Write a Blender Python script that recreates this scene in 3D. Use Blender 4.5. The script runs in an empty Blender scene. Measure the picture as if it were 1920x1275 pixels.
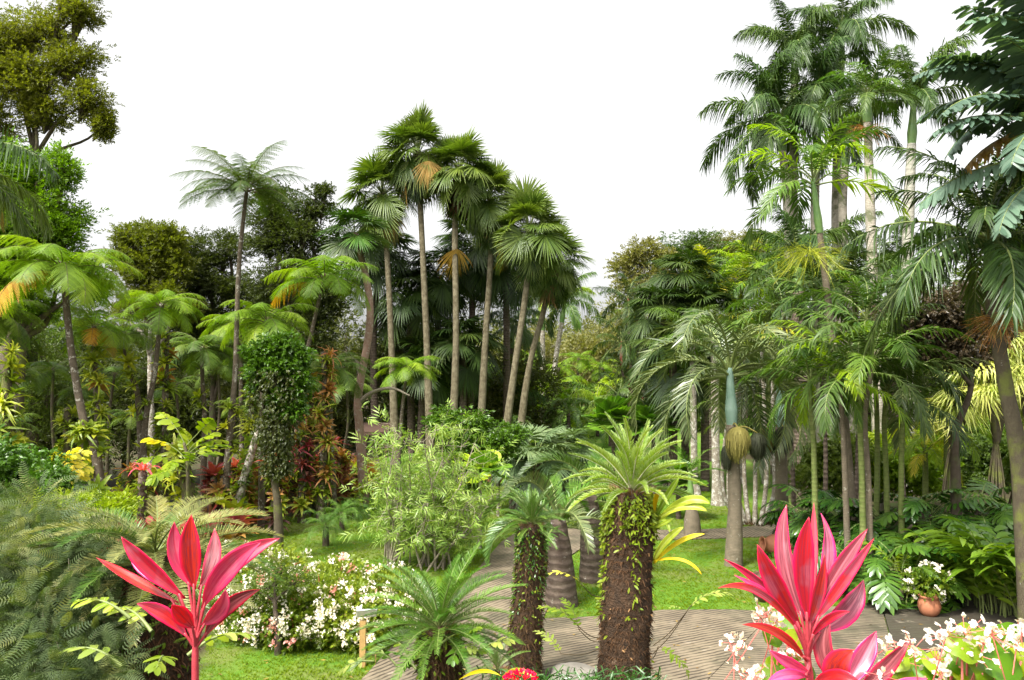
import bpy, math, random
import numpy as np
from mathutils import Vector
from mathutils.geometry import tessellate_polygon
SC = bpy.context.scene
COL = SC.collection
rs = np.random.RandomState(7)
random.seed(7)
# ------------------------------------------------------------------ camera, world, sun, exposure
F, CX, CY, CAMZ = 1500.0, 960.0, 637.5, 4.5
PITCH = math.atan(82.5 / F)
cam = bpy.data.cameras.new('camera'); camo = bpy.data.objects.new('camera', cam); COL.objects.link(camo)
camo.location = (0, 0, CAMZ); camo.rotation_euler = (math.pi/2 + PITCH, 0, 0)
cam.sensor_width = 36; cam.lens = 36 * F / 1920; cam.clip_start = 0.05; cam.clip_end = 3000
SC.camera = camo
SUN_EL, SUN_AZ = math.radians(56), math.radians(-140)       # azimuth from +Y towards +X
w = bpy.data.worlds.new('World'); SC.world = w; w.use_nodes = True
nt = w.node_tree; nt.nodes.clear()
sky = nt.nodes.new('ShaderNodeTexSky'); sky.sky_type = 'NISHITA'; sky.sun_disc = False
sky.sun_elevation = SUN_EL; sky.sun_rotation = SUN_AZ; sky.air_density = 1.0; sky.dust_density = 6.0; sky.ozone_density = 1.0
hs = nt.nodes.new('ShaderNodeHueSaturation'); hs.inputs['Saturation'].default_value = 0.03; hs.inputs['Value'].default_value = 1.1
bg = nt.nodes.new('ShaderNodeBackground'); bg.inputs['Strength'].default_value = 0.145
wo = nt.nodes.new('ShaderNodeOutputWorld')
nt.links.new(sky.outputs[0], hs.inputs['Color']); nt.links.new(hs.outputs[0], bg.inputs[0]); nt.links.new(bg.outputs[0], wo.inputs[0])
sl = bpy.data.lights.new('sun', 'SUN'); sl.energy = 2.6; sl.angle = math.radians(7); sl.color = (1.0, 0.95, 0.85)
so = bpy.data.objects.new('sun', sl); COL.objects.link(so)
sd = Vector((math.sin(SUN_AZ)*math.cos(SUN_EL), math.cos(SUN_AZ)*math.cos(SUN_EL), math.sin(SUN_EL)))
so.rotation_euler = sd.to_track_quat('Z', 'Y').to_euler(); so.location = (0, 0, 40)
SC.view_settings.view_transform = 'Standard'; SC.view_settings.look = 'None'
SC.view_settings.exposure = 1.32; SC.view_settings.gamma = 1.0; SC.view_settings.use_curve_mapping = False
SC.cycles.max_bounces = 6; SC.cycles.diffuse_bounces = 3; SC.cycles.glossy_bounces = 2; SC.cycles.transmission_bounces = 4
# ------------------------------------------------------------------ projection helpers and terrain
def ray(px, py):
    X = (px-CX)/F; Y = (CY-py)/F; c, s = math.cos(PITCH), math.sin(PITCH)
    return np.array([X, c - Y*s, s + Y*c])
def P(px, py, d):
    r = ray(px, py); return np.array([0, 0, CAMZ]) + r * (d / r[1])
def sm(t):
    t = np.clip(t, 0, 1); return t*t*(3-2*t)
def gz(x, y):
    x = np.asarray(x, float); y = np.asarray(y, float)
    bank = np.maximum(0, 3.5 - 0.40*y); bank = np.where(y < 10.5, bank + 0.12*sm((10.5-y)/3), bank)*1.0
    drop = -2.6*sm((-13.5-x)/6)*sm((y-27)/12)
    rise = 0.055*np.clip(y-38, 0, 40)*sm((x+14)/8)
    hill = 0.10*np.clip(y-95, 0, 160)
    return np.minimum(bank, 3.3) + drop + rise + hill
def G(px, d):                       # ground point under pixel column px at distance d
    z = 0.0
    for _ in range(4):
        c, s = math.cos(PITCH), math.sin(PITCH)
        t = d*c + (z-CAMZ)*s; x = (px-CX)/F*t; z = float(gz(x, d))
    return np.array([x, d, z])
def Q(px, py):                      # point of the flat garden seen at a pixel
    r = ray(px, py); return np.array([0, 0, CAMZ]) + r*(-CAMZ/r[2])
def nrm(a): return a/np.maximum(1e-9, np.linalg.norm(a, axis=-1, keepdims=True))
# ------------------------------------------------------------------ materials
def newmat(name):
    m = bpy.data.materials.new(name); m.use_nodes = True; n = m.node_tree; n.nodes.clear()
    return m, n
def N(n, t, **kw):
    o = n.nodes.new(t)
    for k, v in kw.items(): setattr(o, k, v)
    return o
def mixc(n, a, b, f, mode='MIX'):
    m = N(n, 'ShaderNodeMix', data_type='RGBA', blend_type=mode)
    for i, v in ((0, f), (6, a), (7, b)):
        if hasattr(v, 'links') or isinstance(v, bpy.types.NodeSocket): n.links.new(v, m.inputs[i])
        elif i == 0: m.inputs[0].default_value = v
        else: m.inputs[i].default_value = (*v, 1)
    return m.outputs[2]
def rng(n, v, a, b, c, d):
    m = N(n, 'ShaderNodeMapRange'); n.links.new(v, m.inputs[0])
    for i, x in enumerate((a, b, c, d)): m.inputs[1+i].default_value = x
    return m.outputs[0]
def noise(n, scale, detail=3, vec=None, rough=.6):
    t = N(n, 'ShaderNodeTexNoise'); t.inputs['Scale'].default_value = scale; t.inputs['Detail'].default_value = detail
    t.inputs['Roughness'].default_value = rough
    if vec is not None: n.links.new(vec, t.inputs['Vector'])
    return t.outputs[0]
def coords(n, kind='Object'): return N(n, 'ShaderNodeTexCoord').outputs[kind]
def principled(n, col, rough=.5, spec=.5, normal=None):
    b = N(n, 'ShaderNodeBsdfPrincipled')
    if isinstance(col, bpy.types.NodeSocket): n.links.new(col, b.inputs['Base Color'])
    else: b.inputs['Base Color'].default_value = (*col, 1)
    if isinstance(rough, bpy.types.NodeSocket): n.links.new(rough, b.inputs['Roughness'])
    else: b.inputs['Roughness'].default_value = rough
    b.inputs['Specular IOR Level'].default_value = spec
    if normal is not None: n.links.new(normal, b.inputs['Normal'])
    return b
def out(n, sh):
    o = N(n, 'ShaderNodeOutputMaterial'); n.links.new(sh, o.inputs[0])
def bump(n, h, st, dist=.02):
    b = N(n, 'ShaderNodeBump'); b.inputs['Strength'].default_value = st; b.inputs['Distance'].default_value = dist
    n.links.new(h, b.inputs['Height']); return b.outputs[0]
def leafmat(name, c1, c2, tip=None, rough=.42, trans=.3, spec=.5, edge=None, mid=None, patch=None, blue=0, tint=(.9, 1, .35), streak=None):
    if c1[1] > c1[0]*1.25 and c1[1] > c1[2]*1.5 and not blue: c1, c2 = [(c[0]*1.10+.003, c[1]*.90, c[2]*.60) for c in (c1, c2)]
    m, n = newmat(name)
    at = N(n, 'ShaderNodeAttribute', attribute_name='leaf'); sp = N(n, 'ShaderNodeSeparateColor'); n.links.new(at.outputs['Color'], sp.inputs[0])
    col = mixc(n, c1, c2, sp.outputs[0])
    if patch is not None:
        nz = noise(n, patch[1], 2, coords(n)); col = mixc(n, col, patch[0], rng(n, nz, patch[2], patch[2]+.12, 0, 1))
    if streak is not None:
        cx = N(n, 'ShaderNodeCombineXYZ'); xs_ = rng(n, sp.outputs[2], 0, 1, 0, streak[1]); ys_ = rng(n, sp.outputs[1], 0, 1, 0, 2.2); zs_ = rng(n, sp.outputs[0], 0, 1, 0, 40)
        for q_, k_ in ((xs_, 0), (ys_, 1), (zs_, 2)): n.links.new(q_, cx.inputs[k_])
        col = mixc(n, col, streak[0], rng(n, noise(n, 1.6, 4, cx.outputs[0]), .46, .62, 0, streak[2]))
    if tip is not None: col = mixc(n, col, tip, rng(n, sp.outputs[1], .35, 1.0, 0, .85))
    if mid is not None: col = mixc(n, col, mid, rng(n, sp.outputs[2], .14, .02, 0, .8))
    if edge is not None: col = mixc(n, col, edge, rng(n, sp.outputs[2], .6, 1.0, 0, .9))
    oi = N(n, 'ShaderNodeObjectInfo'); v = rng(n, oi.outputs['Random'], 0, 1, .78, 1.2)
    cc = N(n, 'ShaderNodeHueSaturation'); n.links.new(col, cc.inputs['Color']); n.links.new(v, cc.inputs['Value'])
    h = rng(n, oi.outputs['Random'], 0, 1, .515, .485); n.links.new(h, cc.inputs['Hue'])
    cc.inputs['Saturation'].default_value = 1.06
    b = principled(n, cc.outputs[0], min(.9, rough+.03), spec*.75)
    tr = N(n, 'ShaderNodeBsdfTranslucent'); tc = mixc(n, cc.outputs[0], tint, 1.0, 'MULTIPLY')
    tc2 = mixc(n, tc, (1.6, 1.6, 1.2), 1.0, 'MULTIPLY'); n.links.new(tc2, tr.inputs[0])
    mx = N(n, 'ShaderNodeMixShader'); mx.inputs[0].default_value = trans
    n.links.new(b.outputs[0], mx.inputs[1]); n.links.new(tr.outputs[0], mx.inputs[2]); out(n, mx.outputs[0])
    return m
def barkmat(name, c1, c2, ring=0, lichen=None, lam=.6, moss=None, nscale=9, bst=.6):
    m, n = newmat(name); co = coords(n)
    a = noise(n, nscale, 5, co); b2 = noise(n, nscale*5, 3, co)
    col = mixc(n, c1, c2, rng(n, a, .35, .65, 0, 1)); h = b2
    if ring:
        wv = N(n, 'ShaderNodeTexWave', wave_type='BANDS', bands_direction='Z'); wv.inputs['Scale'].default_value = ring
        wv.inputs['Distortion'].default_value = 2.5; wv.inputs['Detail'].default_value = 2; wv.inputs['Detail Scale'].default_value = 2
        n.links.new(co, wv.inputs['Vector'])
        col = mixc(n, col, tuple(x*.5 for x in c1), rng(n, wv.outputs['Fac'], .8, 1, 0, .55))
        ad = N(n, 'ShaderNodeMath', operation='ADD'); n.links.new(b2, ad.inputs[0]); n.links.new(wv.outputs['Fac'], ad.inputs[1]); h = ad.outputs[0]
    if moss: col = mixc(n, col, moss, rng(n, noise(n, 1.7, 4, co), .52, .62, 0, .85))
    if lichen: col = mixc(n, col, lichen, rng(n, noise(n, 7, 5, co, .75), lam, lam+.05, 0, .9))
    out(n, principled(n, col, .85, .25, bump(n, h, bst, .03)).outputs[0]); return m
def plain(name, c1, c2=None, rough=.6, scale=8, spec=.4, bst=.25):
    m, n = newmat(name); co = coords(n); nz = noise(n, scale, 5, co)
    col = mixc(n, c1, c2 or tuple(x*.6 for x in c1), rng(n, nz, .3, .7, 0, 1))
    out(n, principled(n, col, rough, spec, bump(n, noise(n, scale*6, 3, co), bst, .01)).outputs[0]); return m
L_ = leafmat
M = {}
M['royal'] = L_('royal_leaf', (.035, .085, .030), (.065, .14, .045), rough=.38, trans=.25)
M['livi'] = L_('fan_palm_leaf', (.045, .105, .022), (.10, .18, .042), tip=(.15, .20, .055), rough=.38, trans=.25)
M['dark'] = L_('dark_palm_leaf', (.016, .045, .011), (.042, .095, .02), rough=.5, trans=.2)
M['dead'] = L_('dry_frond', (.30, .19, .05), (.38, .27, .09), rough=.7, trans=.25)
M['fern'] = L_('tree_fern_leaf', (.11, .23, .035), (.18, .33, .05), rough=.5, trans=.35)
M['fernd'] = L_('shaded_fern_leaf', (.06, .14, .03), (.11, .21, .05), rough=.5, trans=.3)  # darker copy of the fern leaf, shade put into its colour
M['fernp'] = L_('feathery_fern_leaf', (.04, .09, .03), (.075, .14, .05), rough=.5, trans=.35)
M['ferno'] = L_('orange_fern_leaf', (.42, .22, .03), (.5, .34, .06), rough=.6, trans=.3)
M['bottle'] = L_('arching_palm_leaf', (.045, .095, .045), (.13, .19, .12), rough=.34, trans=.15, spec=.7)
M['areca'] = L_('areca_leaf', (.045, .12, .03), (.10, .21, .05), rough=.38, trans=.3)
M['arecay'] = L_('bright_areca_leaf', (.15, .30, .03), (.25, .40, .06), rough=.4, trans=.4)
M['yel'] = L_('golden_palm_leaf', (.26, .36, .05), (.42, .45, .10), rough=.4, trans=.4)
M['cyc'] = L_('cycad_leaf', (.045, .13, .03), (.09, .20, .045), rough=.35, trans=.15, spec=.6)
M['cycg'] = L_('grey_cycad_leaf', (.15, .20, .10), (.27, .32, .16), rough=.4, trans=.2, spec=.6)
M['cycn'] = L_('new_cycad_leaf', (.14, .28, .05), (.24, .38, .08), tip=(.36, .44, .20), rough=.55, trans=.35)
M['cycnt'] = L_('downy_frond_stalk', (.42, .42, .26), (.55, .52, .36), rough=.85, trans=.1)
M['blueg'] = L_('blue_green_leaf', (.07, .14, .09), (.13, .22, .15), rough=.4, trans=.2)
M['phx'] = L_('feathery_palm_leaf', (.07, .20, .05), (.13, .30, .08), rough=.45, trans=.3)
M['rav'] = L_('paddle_leaf', (.075, .13, .085), (.14, .21, .145), rough=.36, trans=.2, blue=1)
M['licu'] = L_('pleated_leaf', (.06, .17, .03), (.10, .25, .05), rough=.35, trans=.3)
M['licy'] = L_('lime_pleated_leaf', (.22, .42, .05), (.34, .5, .09), rough=.4, trans=.4)
M['t_olive'] = L_('olive_leaf', (.085, .13, .025), (.18, .22, .045), trans=.45, rough=.5)
M['t_vine'] = L_('vine_leaf', (.07, .17, .02), (.15, .31, .04), trans=.4)
M['t_dark'] = L_('dark_tree_leaf', (.03, .055, .018), (.08, .115, .04), trans=.35)
M['t_mid'] = L_('mid_green_leaf', (.04, .095, .02), (.10, .175, .04), trans=.35)
M['t_lime'] = L_('lime_leaf', (.13, .25, .02), (.24, .36, .05), trans=.4)
M['t_purp'] = L_('purple_brown_leaf', (.035, .032, .02), (.10, .075, .04), trans=.2, rough=.3)
M['t_far'] = L_('far_tree_leaf', (.085, .12, .05), (.17, .20, .09), trans=.3)  # distance haze put into the leaf colour, paler and greyer
M['t_airy'] = L_('yellow_green_leaf', (.11, .21, .04), (.28, .36, .10), trans=.35, blue=1, rough=.35)
M['t_gloss'] = L_('glossy_green_leaf', (.035, .10, .018), (.085, .20, .03), trans=.3, rough=.3)
M['t_hib'] = L_('hibiscus_leaf', (.04, .12, .02), (.09, .21, .035), trans=.2, rough=.3)
M['feath'] = L_('feathery_shrub_leaf', (.05, .085, .028), (.125, .16, .06), trans=.3, rough=.6, blue=1, patch=((.24, .25, .09), 2.2, .53))
M['beg'] = L_('begonia_leaf', (.07, .16, .025), (.22, .32, .055), trans=.3, rough=.35)
M['begb'] = L_('light_begonia_leaf', (.09, .24, .025), (.22, .36, .045), trans=.35, rough=.3, mid=(.26, .36, .08), patch=((.36, .42, .05), 9, .60))
M['wh'] = L_('white_petal', (.78, .70, .60), (.90, .87, .82), tint=(1, 1, 1), trans=.3, rough=.6)
M['pink'] = L_('pink_petal', (.65, .28, .24), (.8, .45, .4), tint=(1, .9, .9), trans=.3, rough=.6)
M['red'] = L_('red_petal', (.75, .03, .02), (.85, .06, .03), tint=(1, .8, .8), trans=.2, rough=.5)
M['yelf'] = L_('yellow_leaf', (.65, .55, .06), (.75, .66, .14), trans=.35, rough=.5)
M['phil'] = L_('philodendron_leaf', (.025, .09, .022), (.055, .15, .035), rough=.24, trans=.12, spec=.7)
M['ging'] = L_('ginger_leaf', (.07, .17, .03), (.14, .28, .045), rough=.33, trans=.25)
M['varieg'] = L_('variegated_leaf', (.28, .34, .06), (.60, .60, .20), edge=(.72, .70, .30), rough=.4, trans=.35)
M['bry'] = L_('yellow_bromeliad', (.22, .27, .03), (.42, .42, .06), rough=.4, trans=.35)
M['brg'] = L_('green_bromeliad', (.12, .22, .04), (.22, .32, .06), rough=.4, trans=.35)
M['bro'] = L_('orange_bromeliad', (.30, .13, .06), (.42, .24, .08), rough=.4, trans=.35)
M['brr'] = L_('crimson_bromeliad', (.17, .03, .035), (.32, .075, .07), rough=.35, trans=.3)
M['brm'] = L_('maroon_bromeliad', (.075, .03, .028), (.15, .065, .05), rough=.35, trans=.3)
M['brp'] = L_('pink_bromeliad', (.60, .10, .12), (.75, .22, .22), rough=.4, trans=.3)
M['ti'] = L_('crimson_ti_leaf', (.44, .032, .05), (.66, .085, .055), edge=(.88, .06, .16), mid=(.34, .03, .04), patch=((.42, .10, .13), 9, .5), rough=.22, trans=.35, spec=.6, tint=(1, .75, .7), streak=((.26, .045, .08), 9, .85))
M['tip'] = L_('pink_ti_leaf', (.60, .075, .17), (.70, .16, .23), edge=(.85, .07, .22), mid=(.5, .04, .10), patch=((.60, .16, .24), 9, .52), tint=(1, .8, .8), streak=((.50, .05, .16), 7, .7), rough=.3, trans=.3, spec=.6)
M['tid'] = L_('wine_ti_leaf', (.30, .07, .10), (.42, .13, .16), edge=(.88, .05, .18), mid=(.7, .25, .3), patch=((.52, .27, .30), 6, .54), rough=.22, trans=.22, spec=.5, tint=(1, .7, .7), streak=((.17, .04, .06), 9, .8))
M['lvg'] = L_('epiphyte_leaf', (.09, .19, .025), (.18, .29, .05), rough=.45, trans=.3)
M['strap'] = L_('strap_leaf', (.24, .40, .07), (.42, .56, .13), mid=(.6, .65, .3), rough=.35, trans=.4)
M['strapy'] = L_('yellow_strap_leaf', (.6, .42, .03), (.7, .55, .06), rough=.4, trans=.35)
M['fernf'] = L_('pale_fern_leaf', (.25, .40, .12), (.38, .52, .2), rough=.45, trans=.4)
M['grass'] = L_('grass_blade', (.075, .165, .012), (.14, .24, .025), rough=.6, trans=.3, spec=.2)
M['shaft'] = plain('crownshaft_green', (.20, .30, .09), (.10, .2, .05), .4, 3)
M['shaftb'] = plain('crownshaft_blue', (.16, .27, .20), (.24, .34, .27), .45, 4)
M['cane'] = barkmat('green_cane', (.17, .19, .06), (.10, .14, .03), ring=3.2, bst=.2)
M['bk_livi'] = barkmat('fan_palm_bark', (.10, .08, .045), (.22, .19, .12), ring=9, nscale=5, lichen=(.32, .3, .22), lam=.66)
M['bk_roy'] = barkmat('royal_palm_bark', (.38, .34, .27), (.27, .24, .185), ring=5, lichen=(.42, .40, .34), lam=.6, moss=(.10, .11, .05), bst=.3)
M['bk_royg'] = barkmat('smooth_palm_bark', (.40, .38, .31), (.30, .29, .24), ring=1.5, bst=.2)
M['bk_base'] = barkmat('dark_lichen_bark', (.085, .06, .045), (.13, .10, .075), lichen=(.35, .33, .28), lam=.63, ring=2)
M['bk_bot'] = barkmat('ringed_bark', (.20, .16, .11), (.135, .11, .075), ring=9, nscale=6, bst=.35, lichen=(.40, .37, .30), lam=.62)
M['bk_pale'] = barkmat('pale_mottled_bark', (.17, .14, .10), (.26, .23, .18), lichen=(.48, .46, .40), lam=.52)
M['bk_fern'] = barkmat('lichen_fern_bark', (.075, .058, .038), (.12, .095, .065), lichen=(.36, .34, .28), lam=.56)
M['bk_red'] = barkmat('reddish_bark', (.24, .14, .10), (.28, .20, .15), lichen=(.40, .37, .31), lam=.58)
M['bk_dark'] = barkmat('dark_bark', (.06, .045, .03), (.09, .07, .05), moss=(.08, .10, .03))
M['bk_moss'] = barkmat('mossy_bark', (.07, .055, .035), (.10, .085, .05), moss=(.13, .15, .03), lichen=(.35, .33, .28), lam=.66)
M['bk_cyc'] = barkmat('fibrous_cycad_bark', (.035, .022, .013), (.085, .048, .026), lichen=(.22, .15, .10), lam=.64, nscale=14, bst=1)
M['twig'] = barkmat('pale_twig', (.30, .26, .19), (.20, .17, .12), nscale=20)
M['rach'] = plain('rachis', (.20, .24, .07), (.12, .16, .04), .5)
M['rachd'] = plain('dark_rachis', (.06, .04, .02), (.10, .07, .03), .6)
M['stemr'] = plain('red_stem', (.50, .06, .08), (.35, .04, .05), .35)
M['begst'] = plain('pink_begonia_stem', (.70, .20, .16), (.6, .12, .1), .4)
M['fib'] = L_('trunk_fibre', (.03, .018, .011), (.12, .068, .038), rough=.9, trans=.05, spec=.1)
M['fibt'] = L_('tan_fibre', (.20, .12, .06), (.33, .20, .10), rough=.9, trans=.05, spec=.1)
M['fruity'] = plain('ochre_fruit', (.30, .26, .06), (.20, .17, .04), .7, 30, bst=.8)
M['fruitd'] = plain('dark_fruit', (.045, .055, .02), (.02, .02, .012), .7, 30, bst=.8)
M['terra'] = plain('terracotta', (.42, .17, .085), (.33, .12, .06), .75, 6)
M['terrad'] = plain('weathered_terracotta', (.16, .075, .045), (.08, .05, .035), .8, 6)
M['wood'] = plain('sign_post_wood', (.42, .27, .09), (.33, .2, .07), .7, 12)
M['rail'] = plain('railing_wood', (.42, .34, .17), (.33, .26, .12), .7, 6)
M['raild'] = plain('brown_timber', (.085, .045, .03), (.05, .03, .02), .8, 6)
M['white'] = plain('white_board', (.85, .87, .9), (.75, .77, .8), .4, 3, bst=.02)
M['tag'] = plain('pinkish_tag', (.42, .26, .22), (.34, .2, .17), .5, 5)
M['rock'] = plain('grey_stone', (.20, .18, .15), (.12, .11, .09), .85, 4, bst=.8)
M['soil'] = plain('dark_soil', (.05, .035, .02), (.03, .02, .012), .95, 4)
# ------------------------------------------------------------------ mesh accumulation (quads only)
class MB:
    def __init__(s): s.V = []; s.Fq = []; s.A = []; s.Mi = []; s.n = 0
    def add(s, V, Fq, A=None, mi=0):
        V = np.asarray(V, np.float32).reshape(-1, 3); Fq = np.asarray(Fq, np.int64).reshape(-1, 4)
        if A is None: A = np.tile(np.array([[.5, .5, .5]], np.float32), (len(V), 1))
        s.V.append(V); s.Fq.append(Fq + s.n); s.A.append(np.asarray(A, np.float32).reshape(-1, 3))
        s.Mi.append(np.full(len(Fq), mi, np.int32) if np.isscalar(mi) else mi); s.n += len(V)
    def arr(s): return (np.concatenate(s.V), np.concatenate(s.Fq), np.concatenate(s.A), np.concatenate(s.Mi))
    def mesh(s, name, mats, smooth=True):
        V, Fq, A, Mi = s.arr(); me = bpy.data.meshes.new(name)
        me.vertices.add(len(V)); me.vertices.foreach_set('co', V.ravel())
        me.loops.add(len(Fq)*4); me.loops.foreach_set('vertex_index', Fq.ravel().astype(np.int32))
        me.polygons.add(len(Fq)); me.polygons.foreach_set('loop_start', np.arange(0, len(Fq)*4, 4, dtype=np.int32))
        me.polygons.foreach_set('loop_total', np.full(len(Fq), 4, np.int32))
        me.polygons.foreach_set('material_index', Mi.astype(np.int32)); me.polygons.foreach_set('use_smooth', np.full(len(Fq), smooth))
        at = me.color_attributes.new('leaf', 'FLOAT_COLOR', 'POINT')
        at.data.foreach_set('color', np.concatenate([A, np.ones((len(A), 1), np.float32)], 1).ravel())
        for m in (mats if isinstance(mats, (list, tuple)) else [mats]): me.materials.append(m)
        me.update(calc_edges=True); return me
def obj(name, mesh, parent=None, loc=(0, 0, 0), rot=(0, 0, 0), sc=1.0, mat=None):
    o = bpy.data.objects.new(name, mesh); COL.objects.link(o); o.parent = parent
    o.location = [float(v) for v in loc]; o.rotation_euler = rot; o.scale = (sc, sc, sc) if np.isscalar(sc) else sc
    if mat is not None: o.material_slots[0].link = 'OBJECT'; o.material_slots[0].material = mat
    return o
def tag(o, label=None, cat=None, group=None, kind=None):
    if label: o['label'] = label
    if cat: o['category'] = cat
    if group: o['group'] = group
    if kind: o['kind'] = kind
    return o
def thing(name, label, cat, loc, group=None):
    return tag(obj(name, None, None, loc), label, cat, group)
def strips(mb, B, D, U, L, W, prof, droop=0., rnd=None, mi=0, fold=0., t0=None):
    B = np.atleast_2d(B).astype(float); n = len(B); D = nrm(np.broadcast_to(D, (n, 3)).astype(float)); U = np.broadcast_to(U, (n, 3)).astype(float)
    L = np.broadcast_to(L, (n,)).astype(float); W = np.broadcast_to(W, (n,)).astype(float); droop = np.broadcast_to(droop, (n,)).astype(float)
    if rnd is None: rnd = rs.rand(n)
    S = nrm(np.cross(D, U)); Nn = nrm(np.cross(S, D))
    t = np.array([p[0] for p in prof]); w = np.array([p[1] for p in prof]); K = len(t)
    C = B[:, None] + D[:, None]*(L[:, None]*t)[..., None]
    C[..., 2] -= droop[:, None]*L[:, None]*t**2
    hw = (W[:, None]*w*.5)[..., None]
    offs = [-1, 1] if not fold else [-1, 0, 1]; c = len(offs)
    V = np.stack([C + S[:, None]*hw*o + (Nn[:, None]*hw*fold if o else 0) for o in offs], 2)
    A = np.zeros((n, K, c, 3)); A[..., 0] = rnd[:, None, None]; A[..., 1] = t[None, :, None]; A[..., 2] = np.abs(np.array(offs))
    i, k, j = np.meshgrid(np.arange(n), np.arange(K-1), np.arange(c-1), indexing='ij')
    a = (i*K+k)*c+j
    mb.add(V, np.stack([a, a+1, a+c+1, a+c], -1), A, mi)
PL = [(0, .5), (.45, 1), (1, .06)]                 # lance leaflet
PN = [(0, .8), (.5, 1), (.85, .7), (1, .1)]
PB = [(0, .25), (.3, .9), (.6, 1), (.85, .6), (1, .06)]
def tube(mb, pts, rad, sides=8, mi=0, jit=0., rnd=.5, cap=True):
    pts = np.asarray(pts, float); n = len(pts); rad = np.broadcast_to(rad, (n,)).astype(float)
    T = nrm(np.gradient(pts, axis=0)); ref = np.array([0, 1, 0.]) if abs(T[0, 1]) < .9 else np.array([1., 0, 0])
    X = nrm(np.cross(T, ref)); Y = np.cross(T, X); a = np.linspace(0, 2*np.pi, sides, endpoint=False)
    r = rad[:, None]*(1 + jit*(rs.rand(n, sides)-.5))
    V = pts[:, None] + (X[:, None]*np.cos(a)[None, :, None] + Y[:, None]*np.sin(a)[None, :, None])*r[..., None]
    if cap:
        V = np.concatenate([V, np.repeat(pts[-1][None, None], sides, 1)+T[-1]*rad[-1]*.3], 0); n += 1
    i, j = np.meshgrid(np.arange(n-1), np.arange(sides), indexing='ij'); a0 = i*sides+j; a1 = i*sides+(j+1) % sides
    A = np.zeros((n, sides, 3)); A[..., 0] = rnd; A[..., 1] = np.linspace(0, 1, n)[:, None]; A[..., 2] = .5
    mb.add(V, np.stack([a0, a1, a1+sides, a0+sides], -1), A, mi)
def spline(pts, n):
    pts = np.asarray(pts, float)
    if len(pts) == 2: t = np.linspace(0, 1, n)[:, None]; return pts[0]*(1-t)+pts[1]*t
    q = np.concatenate([[2*pts[0]-pts[1]], pts, [2*pts[-1]-pts[-2]]]); o = []
    for s in np.linspace(0, len(pts)-1.0001, n):
        i = int(s); t = s-i; a, b, c, d = q[i:i+4]
        o.append(.5*((2*b)+(-a+c)*t+(2*a-5*b+4*c-d)*t*t+(-a+3*b-3*c+d)*t**3))
    return np.array(o)
def scatter(mb, tpl, X, Z, loc, sc, mi=None):
    """bake N copies of a template: X = outward axis, Z = up hint"""
    V, Fq, A, Mi = tpl; n = len(loc); X = nrm(X); Y = nrm(np.cross(Z, X)); Z = np.cross(X, Y)
    R = np.stack([X, Y, Z], 1)*np.broadcast_to(sc, (n,))[:, None, None]
    W = np.einsum('vi,nij->nvj', V, R)+loc[:, None]
    A2 = np.tile(A[None], (n, 1, 1)); A2[..., 0] = np.clip(A2[..., 0]*.5 + rs.rand(n)[:, None]*.5, 0, 1)
    FF = (Fq[None]+(np.arange(n)*len(V))[:, None, None]).reshape(-1, 4)
    mb.add(W, FF, A2, np.tile(Mi, n) if mi is None else mi)
def rdir(n, up=0.): 
    v = rs.randn(n, 3); v = nrm(v); v[:, 2] += up; return nrm(v)
# ------------------------------------------------------------------ frond generators
def rachis(L, e0, bend, n=40, pw=1.3):
    s = np.linspace(0, 1, n); th = np.radians(e0 - bend*s**pw)
    T = np.stack([np.cos(th), 0*s, np.sin(th)], 1); p = np.concatenate([[[0, 0, 0]], np.cumsum((T[1:]+T[:-1])/2*(L/(n-1)), 0)])
    Nn = np.stack([-np.sin(th), 0*s, np.cos(th)], 1); return s, p, T, Nn
def pinnate(L, e0, bend, nl, ll, lw, a0=70, a1=35, vee=15, droop=.3, pet=.15, rr=.02, prof=PL, rand=.12, fold=0., shape=None, mats=None, pw=1.3, plum=0, sway=0., gap=0):
    mb = MB(); s, p, T, Nn = rachis(L, e0, bend, pw=pw)
    p = p + np.outer(s**2, [0, sway*L, 0])
    for sg in (-1, 1):
        u = np.linspace(pet, 1, nl) + rs.randn(nl)*.25/nl*(1-pet); u = np.clip(u, pet, 1)
        if gap: u = u[rs.rand(nl) > gap]
        k = len(u); ip = lambda A: np.stack([np.interp(u, s, A[:, i]) for i in range(3)], 1)
        B, t, nn = ip(p), ip(T), ip(Nn); q = (u-pet)/(1-pet)
        sh = shape(q) if shape else np.clip(.45+1.6*q-2.0*q**2.0+.28*q**6, .2, 1)
        ang = np.radians(a0+(a1-a0)*q+rs.randn(k)*4); ve = np.radians(vee+rs.randn(k)*(8 if not plum else plum))
        side = np.array([0, 1., 0])*sg
        D = t*np.cos(ang)[:, None]+np.sin(ang)[:, None]*(side*np.cos(ve)[:, None]+nn*np.sin(ve)[:, None])
        U = nn*np.cos(ve)[:, None]-side*np.sin(ve)[:, None]
        strips(mb, B, D, U + rs.randn(k, 3)*rand, ll*sh*(1+rs.randn(k)*.06), lw*(.6+.4*sh), prof, droop*(1+rs.randn(k)*.35), fold=fold)
    tube(mb, p[::3], rr*(1-.85*s[::3]), 5, mi=1, cap=False)
    return mb.mesh('frond', mats)
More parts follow.
